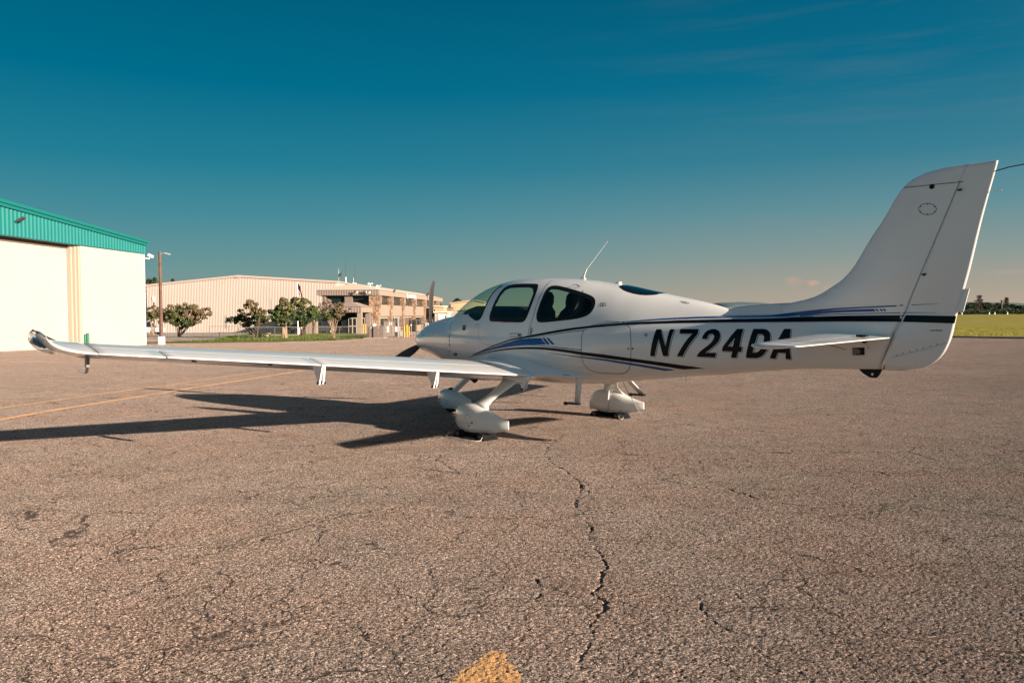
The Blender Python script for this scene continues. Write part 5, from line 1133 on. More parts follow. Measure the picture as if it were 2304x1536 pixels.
# ---- tailplane
for sgn in (1, -1):
    t_ = thing('tailplane', (0,0,0), None, None); t_.parent = plane
    def st(y, f0, f1):
        a = interp([(0,6.36),(1.50,6.60),(1.60,6.62),(1.67,6.68),(1.705,6.78)], y); b_ = interp([(0,7.15),(1.4,7.09),(1.65,7.08),(1.705,7.05)], y); c = b_ - a; tk = interp([(0,.105),(1.45,.10),(1.64,.115),(1.705,.05)], y); zt = 1.249 - .019 * y; up_, lo_ = [], []
        for i in range(19):
            f = f0 + (f1 - f0) * (.5 * (1 - cos(pi * i / 18)) if f0 == 0 else i / 18); h = 5 * (.2969*sqrt(f) - .1260*f - .3516*f*f + .2843*f**3 - .1015*f**4) * tk * c + .0035 * f; up_.append((a + c*f, sgn*y, zt - .008 * (1 - f) + h)); lo_.append((a + c*f, sgn*y, zt - .008*(1-f) - h))
        return up_ + lo_[::-1]
    V, F = loft([st(y, 0, .70) for y in [1.54 * i / 16 for i in range(17)]]); part('stabiliser', V, F, M_white, t_)
    V, F = loft([st(y, .706, 1) for y in [.09 + 1.45 * i / 16 for i in range(17)]]); part('elevator', V, F, M_white, t_)
    V, F = loft([st(y, 0, 1) for y in (1.546, 1.60, 1.64, 1.67, 1.69, 1.705)]); part('elevator_horn', V, F, M_white, t_)
    for px, py in ((1940, 753.5),):
        q = onY(px, py, .35) if sgn == 1 else None
        if q: b = MB(); b.box((q.x - .04, .33, 1.262), (q.x + .05, .39, 1.276)); pmb(b, 'elevator_hinge', M_dark, t_)

# ---- propeller and spinner
hubx, hubz = .19, 1.07
pr = thing('propeller', (0,0,0), None, None); pr.parent = plane
V, F = loft([[(x, r*cos(a), hubz + r*sin(a)) for a in [2*pi*k/28 for k in range(28)]] for x, r in ((-.13,.005),(-.12,.035),(-.08,.075),(-.02,.112),(.06,.145),(.15,.17),(.24,.178))]); part('spinner', V, F, M_white, pr)
def blade(ang, name='blade'):
    T = [(.15,.055,.03,1.0),(.24,.09,.028,.85),(.36,.125,.022,.65),(.52,.140,.017,.48),(.66,.135,.013,.36),(.78,.118,.010,.28),(.86,.095,.008,.24),(.905,.065,.006,.22),(.93,.022,.004,.2)]
    rings = []
    for r, c, t, tw in T:
        R = []
        for k in range(16):
            a = 2*pi*k/16; u_, v_ = cos(a)*c*.5 + (-.018 if r < .8 else -.018 - .35*(r-.8)), sin(a)*t*.5
            # u across the disc, v along the shaft, twisted
            uu = u_*cos(tw) - v_*sin(tw); vv = u_*sin(tw) + v_*cos(tw)
            yy, zz = uu, r; R.append((hubx + vv, yy*cos(ang) + zz*sin(ang) * 1.0, hubz + zz*cos(ang) - yy*sin(ang)))
        rings.append(R)
    V, F = loft(rings); return part(name, V, F, M_prop, pr)
for k in range(3): blade(radians(-3 + 120 * k))

# ---- landing gear
def pant(name, xc, yc, spec, hw, top_blend=0):
    g = thing(name, (0,0,0), None, None); g.parent = plane; rings = []
    for (dx, zb, zt, w) in spec:
        zc = (zb + zt) / 2; h = (zt - zb) / 2; rings.append([(xc + dx, yc + w * hw * (abs(cos(a)) ** (2/2.6)) * (1 if cos(a) > 0 else -1), zc + h * (abs(sin(a)) ** (2/2.5)) * (1 if sin(a) > 0 else -1)) for a in [2*pi*k/32 for k in range(32)]])
    V, F = loft(rings); part('fairing', V, F, M_white, g, autos=50); return g
SP = [(0,.20,.24,.10),(.012,.165,.285,.34),(.04,.12,.325,.58),(.09,.082,.36,.78),(.16,.056,.385,.93),(.25,.045,.398,1.0),(.34,.042,.398,1.0),(.43,.045,.385,.97),(.53,.055,.355,.88),(.62,.07,.322,.74),(.71,.088,.293,.56),(.80,.108,.272,.40),(.88,.130,.256,.24),(.925,.145,.250,.05)]
SPN = [(a * .80, .035 + (b - .04) * .88, .035 + (c - .04) * .88, d) for a, b, c, d in SP]
def wheel(x, y, g, r=.186, w=.078):
    b = MB(); b.tube([(x, y - w, r), (x, y - w*.7, r), (x, y + w*.7, r), (x, y + w, r)], [r*.86, r, r, r*.86], 28); pmb(b, 'tyre', M_rubber, g, autos=40)
for sgn, nm in ((1, 'main_gear'), (-1, 'main_gear')):
    yc = 1.30 * sgn; xc = 2.47 if sgn == 1 else 2.42
    g = pant(nm, xc, yc, SP, .125); wheel(xc + .36, yc, g)
    # tapering composite strut, wing underside -> fairing
    if sgn == -1: b = MB(); V_, F_2 = loft([[(xc + x0 + c*.5*cos(a), sgn * y0 + .012*sin(a), z) for a in [2*pi*k/16 for k in range(16)]] for x0, y0, z, c in ((.22,1.172,.10,.34),(.22,1.170,.22,.36),(.26,1.172,.32,.30),(.33,1.165,.38,.20))]); part('inner_plate', V_, F_2, M_white, g)
    T = [(xc + .62, .93 * sgn, .70, .30, .035), (xc + .56, 1.0 * sgn, .62, .24, .030), (xc + .49, 1.10 * sgn, .52, .19, .026), (xc + .43, 1.19 * sgn, .44, .185, .028), (xc + .40, 1.25 * sgn, .39, .24, .045), (xc + .38, 1.28 * sgn, .34, .34, .06)]
    rings = []
    for (x, y, z, c, t) in T:
      if sgn == -1: c *= 1.3
      rings.append([(x + c*.5*cos(a), y + t*sin(a) * .9 * (1 if sgn > 0 else 1), z + t*sin(a)*.55) for a in [2*pi*k/20 for k in range(20)]])
    V, F = loft(rings); part('strut', V, F, M_white, g)
    # cuff where the strut leaves the wing
    b = MB(); V, F = loft([[(xc + .64 + c*.5*cos(a), .91*sgn + t*sin(a), z) for a in [2*pi*k/20 for k in range(20)]] for z, c, t in ((.74,.52,.09),(.68,.46,.075),(.64,.36,.055))]); part('strut_cuff', V, F, M_white, g)
    # jack point, screws, access panel line
    for (dx, dz, r) in ((.42, .19, .010), (.36, .145, .008)) if sgn == 1 else ((.30, .13, .020), (.12, .19, .007), (.20, .185, .007)):
        b = MB(); yy = 1.30 * sgn + .1255; b.tube([(xc + dx, yy - .006, dz), (xc + dx, yy + .002, dz)], r, 10); pmb(b, 'bolt_hole', M_dark, g)
    if sgn == 1:
        pts = [(xc + .30, .215), (xc + .30, .268), (xc + .345, .285), (xc + .385, .268), (xc + .405, .235)]; b = MB()
        b.tube([(x, yc + .1245, z) for x, z in pts], .0022, 4); pmb(b, 'access_line', M_seamlt, g)
g = pant('nose_gear', .45, 0, SPN, .105); wheel(.45 + .30, 0, g, .165, .06)
b = MB(); b.tube([(1.42, 0, .70), (1.15, 0, .56), (.86, 0, .36), (.78, 0, .33)], [.05, .048, .045, .04], 12); pmb(b, 'strut', M_white, g, smooth=True)
b = MB(); b.tube([(.72, .03, .345), (.79, .03, .36)], .02, 8); pmb(b, 'strut_clamp', M_dark, g)
for (x_, z_) in ((.56, .19), (.58, .15), (.74, .135)): b = MB(); b.tube([(x_, .098, z_), (x_, .104, z_)], .009, 8); pmb(b, 'bolt_hole', M_dark, g)
q = onX(1058, 851, 1.35); b = MB(); b.tube([(1.30, q.y, .62), (1.42, q.y, .56), (1.47, q.y, .53)], [.05, .05, .045], 12); pmb(b, 'exhaust_pipe', M_dark)
# steps behind the wings
for sgn in (1, -1):
    if sgn == 1: A, B, C_ = onY(1303, 850, .42), onY(1299, 907, .45), onY(1280, 912, .52)
    else: A, B, C_ = onY(1416, 857, -.36), onY(1445, 887, -.48), onY(1457, 884, -.52)
    s_ = thing('step', (0,0,0), None, None); s_.parent = plane
    b = MB(); A2 = A + (A - B) * .25; V, F = loft([[(p.x + c * cos(a), p.y + c * .38 * sin(a), p.z) for a in [2*pi*k/14 for k in range(14)]] for p, c in ((A2, .055), (A, .052), (B, .042))]); part('step_strut', V, F, M_white, s_)
    b = MB(); b.box((B.x - .15, B.y - .03, B.z - .018), (B.x + .03, B.y + .04, B.z + .004)); pmb(b, 'foot_plate', M_prop, s_)
    b = MB(); b.tube([(B.x - .19, B.y + .02, B.z - .012), (B.x - .15, B.y + .02, B.z - .012)], .02, 10); pmb(b, 'rubber_cap', M_rubber, s_)
# belly drain and thin aerials below
b = MB(); q = onY(1399, 858, -.05); b.tube([q + Vector((0,0,.03)), q + Vector((.10, .02, -.10)), q + Vector((.32, .05, -.36))], .004, 5); pmb(b, 'belly_aerial', M_gal)
b = MB(); q = onY(1543, 848, .0); b.tube([q + Vector((0,0,.02)), q + Vector((.005,0,-.05))], .004, 5); pmb(b, 'drain_tube', M_gal)
b = MB(); b.prism([(6.82, .950), (6.87, .905), (6.93, .872), (6.985, .872), (7.01, .90), (7.035, .955)], -.012, .012); o = pmb(b, 'tail_tie_down', M_dark); b = MB(); b.tube([(6.95, -.0128, .905), (6.95, .0128, .905)], .012, 12); pmb(b, 'eye', M_whitel, o)

# ---- windows: holes in the cabin shell, glass and black rims
all_V = [Vector(v) for v in FV] + fair_V; all_F = list(FF) + [tuple(i + len(FV) for i in f) for f in fair_F]
def cat_(V2, F2):
    n = len(all_V); all_V.extend(V2); all_F.extend([tuple(i + n for i in f) for f in F2])
cat_(fin_V, fin_F); cat_(rud_V, rud_F)
bvh = BVHTree.FromPolygons(all_V, all_F)
def hit(px, py, tree=None, lim=1.0):
    """where the viewing ray of a picture point meets the left side of the aircraft (wing excluded)"""
    d = lray(px, py).normalized(); h = (tree or bvh).ray_cast(EYE_L, d)
    if h[0] is None:
        q = onY(px, py, .1); return (q.x, q.z)
    return (h[0].x, h[0].z)
def drop(x, z, off, tree=None, y0=.95):
    h = (tree or bvh).ray_cast(Vector((x, y0, z)), Vector((0, -1, 0)))
    if h[0] is None or h[0].y < -.02: return None
    n = h[1] if h[1].y > 0 else -h[1]
    return h[0] + n * off
def pip(loops, x, z):
    r = False
    for lp_ in loops:
        for i in range(len(lp_)):
            a, b = lp_[i], lp_[i-1]
            if (a[1] > z) != (b[1] > z) and x < (b[0]-a[0])*(z-a[1])/(b[1]-a[1])+a[0]: r = not r
    return r
def resamp(lp_, s):
    o = []
    for i in range(len(lp_)):
        a, b = lp_[i], lp_[(i+1) % len(lp_)]; n = max(1, int(math.hypot(b[0]-a[0], b[1]-a[1]) / s)); o += [(a[0]+(b[0]-a[0])*k/n, a[1]+(b[1]-a[1])*k/n) for k in range(n)]
    return o
def decal(name, loops, m, off=.002, parent=plane, grid=.035, mirror=False, tree=None, label=None):
    """painted shape that hugs the skin; loops are (x, z) outlines, even-odd filled"""
    loops = [resamp(l, grid * .8) for l in loops]; pts = []; ed = []
    for l in loops:
        n0 = len(pts); pts += [Vector(p) for p in l]; ed += [(n0+i, n0+(i+1) % len(l)) for i in range(len(l))]
    x0, x1 = min(p.x for p in pts), max(p.x for p in pts); z0, z1 = min(p.y for p in pts), max(p.y for p in pts)
    x = x0 + grid/2
    while x < x1:
        z = z0 + grid/2
        while z < z1:
            if pip(loops, x, z): pts.append(Vector((x, z)))
            z += grid
        x += grid
    vo, eo, fo, *_ = delaunay_2d_cdt(pts, ed, [], 0, 1e-6)
    fo = [f for f in fo if pip(loops, sum(vo[i].x for i in f)/3, sum(vo[i].y for i in f)/3)]
    V3 = [drop(v.x, v.y, off, tree) for v in vo]; fo = [tuple(f) for f in fo if all(V3[i] is not None for i in f)]
    V3 = [v if v is not None else Vector((0,0,1)) for v in V3]; used = sorted({i for f in fo for i in f}); mp_ = {i: k for k, i in enumerate(used)}
    V3 = [V3[i] for i in used]; fo = [tuple(mp_[i] for i in f) for f in fo]
    if not fo: return None
    if mirror: n = len(V3); V4 = [Vector((v.x, -v.y, v.z)) for v in V3]; part(name, V4, fo, m, parent, True, recalc=False)
    o = part(name, V3, fo, m, parent, True, recalc=False, label=label)
    # make normals face outwards so the smooth shading follows the skin
    bm = bmesh.new(); bm.from_mesh(o.data); bm.normal_update()
    fl_ = [f for f in bm.faces if f.normal.y > 0]; bmesh.ops.reverse_faces(bm, faces=fl_); bm.to_mesh(o.data); bm.free()
    return o
def offs(lp_, d):
    """shift a closed loop inwards by d"""
    n = len(lp_); ar = sum(lp_[i-1][0]*lp_[i][1]-lp_[i][0]*lp_[i-1][1] for i in range(n)); s = 1 if ar > 0 else -1; o = []
    for i in range(n):
        a, b, c = Vector(lp_[i-1]), Vector(lp_[i]), Vector(lp_[(i+1) % n]); e1 = (b-a).normalized(); e2 = (c-b).normalized(); n1 = Vector((-e1.y, e1.x)) * s; n2 = Vector((-e2.y, e2.x)) * s; q = (n1+n2)
        q = q.normalized() if q.length > .1 else n1; k = 1 / max(.5, q.dot(n1)); o.append(tuple(b + q * d * k))
    return o
def smoothloop(lp_, it=2):
    for _ in range(it):
        o = []
        for i in range(len(lp_)):
            a, b = lp_[i], lp_[(i+1) % len(lp_)]; o += [(a[0]*.75+b[0]*.25, a[1]*.75+b[1]*.25), (a[0]*.25+b[0]*.75, a[1]*.25+b[1]*.75)]
        lp_ = o
    return lp_
A6 = lambda L: [(1040 + u / 6.98, 610 + v / 6.98) for u, v in L]
win_front = [hit(*p, bvh_f) for p in A6([(430,760),(432,700),(450,640),(480,560),(520,470),(570,380),(620,305),(670,258),(730,228),(800,212),(900,204),(1000,202),(1170,204),(1192,222),(1185,270),(1165,330),(1130,420),(1095,510),(1060,600),(1030,680),(1000,750),(960,795),(900,802),(700,795),(520,788),(450,784)])]
win_rear = [hit(*p, bvh_f) for p in A6([(1170,740),(1170,680),(1190,610),(1220,520),(1255,430),(1300,335),(1350,265),(1400,235),(1470,230),(1560,245),(1700,280),(1850,325),(1980,370),(2050,405),(2085,450),(2088,510),(2070,570),(2030,640),(1970,690),(1880,725),(1750,750),(1600,768),(1450,785),(1300,800),(1220,800),(1185,785)])]
win_front = smoothloop(win_front, 1); win_rear = smoothloop(win_rear, 1)
ws_edge = [hit(*p, bvh_f) for p in A6([(105,680),(150,720),(200,755),(235,765),(270,750),(300,710),(330,640),(370,545),(410,460),(460,375),(520,300),(580,255),(625,235)])]
ws_poly = [(1.16, 1.30), (1.10, 1.50)] ; xt = ws_edge[-1]
ws_poly = ws_edge + [(1.80, 1.99), (1.0, 1.99), (1.10, 1.475), (1.22, 1.475)]
holes = [offs(win_front, .016), offs(win_rear, .016)]
rw = [hit(px, py, bvh_f) for px, py in ((1396.5,642.5),(1400,647.5),(1406,651.8),(1415,655.6),(1428,659.4),(1442,661.8),(1456,662.8),(1470,662.4),(1482,661.2),(1494,660))]
def rwz(x): return interp(rw, x) if rw[0][0] < x < rw[-1][0] else 9
keep, cut_side, cut_ws, cut_top = [], [], [], []
for fi, f in enumerate(FF):
    if len(f) > 4: keep.append(f); continue
    c = (Vector(FV[f[0]]) + Vector(FV[f[1]]) + Vector(FV[f[2]]) + Vector(FV[f[3]])) / 4
    if 1.0 < c.x < 5 and c.z > 1.3:
        if pip([holes[0]], c.x, c.z) or pip([holes[1]], c.x, c.z): cut_side.append(f); continue
        if pip([ws_poly], c.x, c.z): cut_ws.append(f); continue
        if c.z > 1.5 and c.z > rwz(c.x): cut_top.append(f); continue
    keep.append(f)
def sub(fs, off=0, inner=False):
    used = sorted({i for f in fs for i in f}); mp_ = {i: k for k, i in enumerate(used)}; return [Vector(FV[i]) for i in used], [tuple(mp_[i] for i in f) for f in fs]
V, F = sub(keep); fus = part('fuselage', V, F, M_white, plane, autos=None); 
V, F = sub([f for f in cut_side if FV[f[0]][1] > 0 and Vector(FV[f[0]]).x < 3.14]); part('side_window', V, F, M_glass, plane, recalc=False)
V, F = sub([f for f in cut_side if FV[f[0]][1] > 0 and Vector(FV[f[0]]).x >= 3.14]); part('side_window', V, F, M_glass, plane, recalc=False)
V, F = sub([f for f in cut_side if FV[f[0]][1] <= 0]); part('side_window', V, F, M_glass, plane, recalc=False)
V, F = sub(cut_ws); part('windshield', V, F, M_glass, plane, recalc=False)
V, F = sub(cut_top); part('rear_roof_window', V, F, mat('rear_glass_dark', (.003,.012,.018), .05, .8), plane, recalc=False, label='dark blue glossy rear roof window')
for wn in (win_front, win_rear):
    decal('window_seal', [offs(wn, -.004), offs(wn, .040)], M_dark, .0022, grid=.02, mirror=True, tree=bvh_f)
def ribbon(name, pts, w, m, off=.002, tree=None, parent=plane, mirror=False, closed=False):
    """thin line on the skin through (x, z) points"""
    P = [Vector(p) for p in pts]; Q = []
    if closed: P.append(P[0])
    for a, b in zip(P, P[1:]):
        n = max(1, int((b-a).length / .02)); Q += [a + (b-a)*(k/n) for k in range(n)]
    Q.append(P[-1]); V = []; F = []
    for i, p in enumerate(Q):
        d = (Q[min(i+1, len(Q)-1)] - Q[max(i-1, 0)]).normalized(); nn = Vector((-d.y, d.x)) * w / 2; A, B = drop(p.x+nn.x, p.y+nn.y, off, tree), drop(p.x-nn.x, p.y-nn.y, off, tree)
        if A is None or B is None: continue
        V += [A, B]
        if len(V) >= 4 and (V[-4]-V[-2]).length < .08: k = len(V); F.append((k-4, k-3, k-1, k-2))
    if mirror and F: part(name, [Vector((v.x,-v.y,v.z)) for v in V], F, m, parent, True, recalc=False)
    return part(name, V, F, m, parent, True, recalc=False) if F else None
ribbon('windshield_edge', ws_edge, .026, M_dark, .0024, bvh_f, mirror=True)
ribbon('roof_window_rim', rw, .016, M_dark, .0024, bvh_f, mirror=True)
# cabin: liner shell, floor, panel, seats
lv = []; lf = []
liner = [f for f in keep if all(1.12 < FV[i][0] < 4.9 for i in f)]
V, F = sub(liner); zc_ = 1.1; V = [Vector((v.x, v.y * .965, zc_ + (v.z - zc_) * .965)) for v in V]; part('cabin_liner', V, F, M_liner, plane, recalc=False)
cab = thing('cabin', (0,0,0), None, None); cab.parent = plane
b = MB(); b.box((1.6,-.36,.80),(3.9,.36,.84)); pmb(b, 'floor', M_liner, cab)
b = MB(); b.prism([(1.42,1.44),(1.62,1.54),(1.82,1.585),(2.02,1.575),(2.14,1.52),(2.12,1.42),(2.06,1.0),(2.0,.95),(1.42,.95)], -.41, .41); pmb(b, 'instrument_panel', M_dash, cab, autos=30)
for y in (-.26, .26):
    b = MB(); b.box((2.115, y-.17, 1.20), (2.125, y+.17, 1.42)); pmb(b, 'display', mat('screen_black', (.02,.03,.04), .1, .8), cab)
def seat(x, y):
    s = thing('seat', (0,0,0), None, None); s.parent = cab
    b = MB(); b.box((x-.25, y-.24, .92), (x+.26, y+.24, 1.08)); 
    rings = []
    for (dx, z, w, t) in ((.20,1.04,.23,.08),(.24,1.2,.245,.085),(.29,1.4,.245,.075),(.33,1.50,.21,.065),(.345,1.545,.15,.055),(.35,1.57,.13,.055),(.36,1.62,.145,.06),(.37,1.70,.14,.055),(.375,1.745,.10,.045),(.375,1.76,.04,.02)):
        rings.append([(x + dx + t*cos(a), y + w*(abs(sin(a))**.7)*(1 if sin(a) > 0 else -1), z) for a in [2*pi*k/18 for k in range(18)]])
    V, F = loft(rings); part('seat_back', V, F, M_seat, s); pmb(b, 'seat_cushion', M_tan, s)
for x, y in ((2.62,.27),(2.62,-.27),(3.30,.24),(3.30,-.24)): seat(x, y)
b = MB(); b.box((3.05,-.47,1.27),(3.8,-.41,1.36)); b2 = MB(); b2.box((3.10,.41,1.28),(3.75,.47,1.37)); pmb(b, 'armrest', M_tan, cab); pmb(b2, 'armrest', M_tan, cab)
b = MB(); b.box((3.98,-.36,.9),(4.02,.36,1.50)); pmb(b, 'bulkhead', M_liner, cab)
for y in (-1, 1): b = MB(); b.tube([(2.12, y*.28, 1.26),(2.30, y*.30, 1.29)], .018, 8); b.tube([(2.30, y*.30-.10, 1.30),(2.31, y*.30, 1.28),(2.30, y*.30+.10, 1.30)], .016, 8); pmb(b, 'control_yoke', M_dark, cab)

# ---- paint scheme
def H(L): return [hit(*p) for p in L]
def C5(L): return [(1360 + u / 4.8, 600 + v / 4.8) for u, v in L]
def C6(L): return [(1780 + u / 2.844, 340 + v / 2.844) for u, v in L]
def Z6(L): return [(1400 + u / 5.486, 700 + v / 5.486) for u, v in L]
def stripe(name, top, bot, m, off=.002, **k): return decal(name, [H(top + bot[::-1])], m, off, mirror=False, **k)
def band(pts, w0, w1=None):  # pixel polyline of varying width -> top and bottom edges
    w1 = w1 or w0; n = len(pts); return [(x, y - (w0+(w1-w0)*i/(n-1))/2) for i, (x, y) in enumerate(pts)], [(x, y + (w0+(w1-w0)*i/(n-1))/2) for i, (x, y) in enumerate(pts)]
stripe('upper_black_stripe', [(1064,797),(1085,788),(1107,778),(1149,763),(1189,755),(1222,748.5),(1255,742.5),(1290,737.2),(1326.5,733.2),(1360,730.3),(1400,726.8),(1443,724),(1526.7,720.8),(1610,719),(1680,717.8),(1735,716.7),(1780,714.5),(1840,712.0),(1910,710),(1970,709.4),(2034,709)],
       [(1064,798.6),(1085,790),(1107,780.6),(1149,765.8),(1189,759.4),(1222,753.6),(1255,748),(1290,742.3),(1326.5,737.8),(1360,734.8),(1400,731.4),(1443,729),(1526.7,726.7),(1610,725.6),(1680,725.2),(1735,725),(1780,724.6),(1840,724),(1910,723.4),(1970,723.6),(2027,724)], M_black, .0045, grid=.022)
stripe('rudder_black_stripe', [(2038,709),(2090,709.8),(2152,711)], [(2031,724),(2090,725.6),(2148,727.5)], M_black, .0028)
stripe('blue_swoosh', [(1067,797.3),(1090,787.5),(1111.6,780.5),(1133,773),(1154.6,767),(1172,762.8),(1189,761.6),(1217.6,760.4)], [(1067,798.2),(1083,793),(1104.5,787.6),(1122,783.6),(1140,780.8),(1157,778.6),(1173,777.2),(1200,775.6),(1229.8,774.8)], M_blue, .0022)
for a, b_, c_, d_ in ((1219.8,1226.2,1237.7,1231.3),(1229.1,1234.1,1248.5,1242)): decal('blue_slash', [H([(a,759.9),(b_,759.9),(c_,774.8),(d_,774.8)])], M_blue, .0022)
t_, b_ = band([(1189,760.8),(1208,757.6),(1226,755.2),(1247,752),(1269,748.7),(1292,745.2),(1314,742.8)], .6, 1.6); stripe('fine_blue_line', t_, b_, M_blue, .0022)
t_, b_ = band([(1186,775.6),(1206,776.6),(1226,778.2),(1247,780.4),(1269,782.8),(1289,785.2),(1308,787.4)], .6, 2.2); stripe('fine_blue_line', t_, b_, M_blue, .0022)
stripe('lower_black_stripe', [(1056,802.6),(1076,796.5),(1097.3,791.2),(1118,787),(1140,783.6),(1161,781.6),(1183,780.6),(1205,780.6),(1226,781.3),(1247,783.2),(1269,785.6),(1289,788.2),(1308,791.1),(1335,794.4),(1360,797.2),(1400,802.8),(1443,808.6),(1485,814.2),(1526.7,820),(1560,824.6),(1587,828.5)],
       [(1056,803.6),(1076,798.2),(1097.3,793.4),(1118,789.8),(1140,787),(1161,785.4),(1183,785),(1205,785.2),(1226,786.4),(1247,789),(1269,792),(1289,795.2),(1308,798.4),(1335,802),(1360,805.4),(1400,810.6),(1443,816.2),(1485,822.4),(1526.7,829),(1539,830.6),(1575,829)], M_black, .0026)
stripe('lower_blue_stripe', [(1233.5,793.6),(1270,797.4),(1308,801.8),(1335,804.6),(1360,807.2),(1400,813),(1418,815.8),(1460,822.4),(1500,828.8),(1520,831.6)], [(1233.5,794.3),(1270,799.2),(1308,804.4),(1335,808),(1360,811.2),(1400,817.8),(1418,820.6),(1460,827.6),(1495,833.6),(1508,833)], M_blue, .0022)
stripe('tail_blue_stripe', [(1330,732),(1360,728),(1400,723.8),(1443,720),(1485,716.8),(1526.7,714.4),(1570,712.6),(1610,711.4),(1672,710),(1735,708.6),(1757,706.6),(1777,703.6),(1810,699.6),(1850,695.6),(1886,693),(1940,690.2),(1991,687.8),(2018,686.6)], [(1330,732.6),(1360,729.4),(1400,725.4),(1443,722.2),(1485,719.2),(1526.7,717.4),(1570,716.2),(1610,715.6),(1672,714.4),(1735,713.4),(1757,712.8),(1777,711.8),(1800,709),(1826,704.8),(1850,700.4),(1886,696.2),(1940,693),(1991,690.8),(2017.5,689.4)], M_blue, .004, grid=.022)
t_, b_ = band([(2024,687.2),(2060,685.6),(2112,683)], 2.4, .6); stripe('fine_blue_line', t_, b_, M_blue, .0022)
stripe('tail_blue_bar', [(1800,708.6),(1833,702.6),(1868,699),(1903,697),(1966,694.8)], [(1800,710.6),(1833,707),(1868,703.8),(1903,702.2),(1971.5,700.4)], M_blue, .004, grid=.02)
for x0 in (1969, 1978, 1985.5): decal('blue_slash', [H([(x0,694.7),(x0+4.6,694.6),(x0+9.6,700.2),(x0+5,700.3)])], M_blue, .0022, grid=.015)
t_, b_ = band([(1800,711),(1833,708.3),(1900,706.2),(1970,704.6),(2026,703.6)], 1.8, 1.8); stripe('fine_blue_line', t_, b_, M_blue, .0022)
t_, b_ = band([(2031,703.5),(2060,703.2),(2107,703.2)], 1.8, .6); stripe('fine_blue_line', t_, b_, M_blue, .0022)
# registration
REG = {'N': [[(425,224),(487,224),(540,436),(592,224),(648,224),(566,552),(508,552),(455,344),(404,552),(347,552)]],
 '7': [[(718,222),(945,222),(936,278),(905,318),(862,372),(815,438),(780,495),(748,556),(675,554),(704,500),(756,412),(812,336),(868,278),(708,276)]],
 '2': [[(985,342),(996,306),(1020,268),(1055,238),(1100,223),(1140,220),(1180,232),(1205,258),(1213,298),(1208,340),(1190,376),(1158,412),(1112,450),(1066,484),(1030,512),(1163,512),(1148,570),(920,558),(936,525),(965,494),(1010,458),(1062,420),(1108,376),(1132,336),(1138,306),(1126,284),(1104,278),(1080,285),(1062,304),(1051,342)]],
 '4': [[(1420,219),(1502,219),(1450,438),(1485,438),(1470,500),(1432,500),(1412,572),(1342,572),(1362,496),(1230,492),(1246,434)], [(1394,330),(1366,436),(1306,434)]],
 'D': [[(1622,219),(1745,219),(1786,228),(1816,252),(1832,292),(1830,345),(1814,415),(1788,480),(1752,532),(1706,564),(1655,578),(1528,572)], [(1677,284),(1728,284),(1748,298),(1754,332),(1744,388),(1722,446),(1692,490),(1660,508),(1611,510)]],
 'A': [[(2002,219),(2085,219),(2087,592),(2018,588),(2020,515),(1926,510),(1892,584),(1823,578)], [(2018,326),(2019,450),(1955,447)]]}
for ch, loops in REG.items():
    def HL(dx, dy): return [H(Z6([(u + dx, v + dy) for u, v in l])) for l in loops]
    g_ = decal('registration_character', HL(0, 0), M_black, .0042, grid=.03, label='black slanted character %s' % ch)
    decal('character_shadow', HL(12, 11), M_black, .0016, parent=g_, grid=.03)
    decal('character_outline', HL(6.5, 6), M_whitel, .0028, parent=g_, grid=.03)

# ---- panel lines, placards and small fittings
def line(name, L, w=.005, m=M_seam, off=.0018, closed=False): return ribbon(name, H(L), w, m, off, closed=closed)
line('cowl_joint', [(1017,722),(1013.5,740),(1011.8,760),(1012.5,780),(1014.6,799)], .006)
line('cowl_split_line', [(936.5,754.8),(970,757),(1011,759.8)], .004, M_seamlt)
line('cowl_lower_line', [(1003,771),(1003,784),(1008,791)], .003, M_seamlt)
door = [(1187.6,757.4),(1190,742),(1197,721),(1204,698),(1211.7,675.4),(1219,658),(1228,644),(1236,635),(1245,629.6)]
line('door_gap', door, .007)
line('door_gap', [(1076,734),(1076.4,747),(1078,761),(1084.6,772),(1097,776.4),(1120,776.2)], .004, M_seamlt)
line('door_gap', [(1118,668),(1094,686),(1086,708),(1079,722)][1:], .003, M_seamlt)
bag = [(1320,740),(1312.5,745),(1309.6,752),(1308.3,775),(1308.5,798),(1310.4,810),(1315.5,821),(1326,831.5),(1340,836.5),(1357.5,839),(1375,840),(1391,840.6),(1402,839.8),(1410,836.5),(1416,829),(1419,818),(1420,795),(1419.8,770),(1419.2,746),(1416.8,737.5),(1411,730.5),(1401.7,725.2),(1385,723.6),(1362,723)]
line('baggage_door_gap', bag, .0065)
line('baggage_door_gap', [(1362,723),(1345,728),(1330,732)], .003, M_seamlt)
line('fin_cap_joint', [(2034,422.5),(2070,419),(2100,415.5),(2140,411.5),(2168,408.6)], .006)
line('rudder_lower_joint', [(2006,804),(2040,796),(2080,786),(2133,770)], .003, M_seamlt)
for k in range(7): 
    px = 2017 + 15.2 * k; py = 798.6 - 4.05 * k; q = hit(px, py); A_ = drop(q[0], q[1], .001)
    if A_: b = MB(); b.tube([(A_.x, A_.y-.003, A_.z),(A_.x, A_.y+.003, A_.z)], .0045, 8); pmb(b, 'screw', M_dark, rud)
rp_ = [(2087 + 20*cos(2*pi*k/28), 470.5 + 12.6*sin(2*pi*k/28)) for k in range(28)]; line('inspection_cover', rp_, .0045, M_seam, .0018, True)
for k in range(6):
    a = 2*pi*(k+.5)/6; q = hit(2087 + 18*cos(a), 470.5 + 11*sin(a)); A_ = drop(q[0], q[1], .001)
    if A_: b = MB(); b.tube([(A_.x, A_.y-.003, A_.z),(A_.x, A_.y+.003, A_.z)], .0045, 8); pmb(b, 'screw', M_dark)
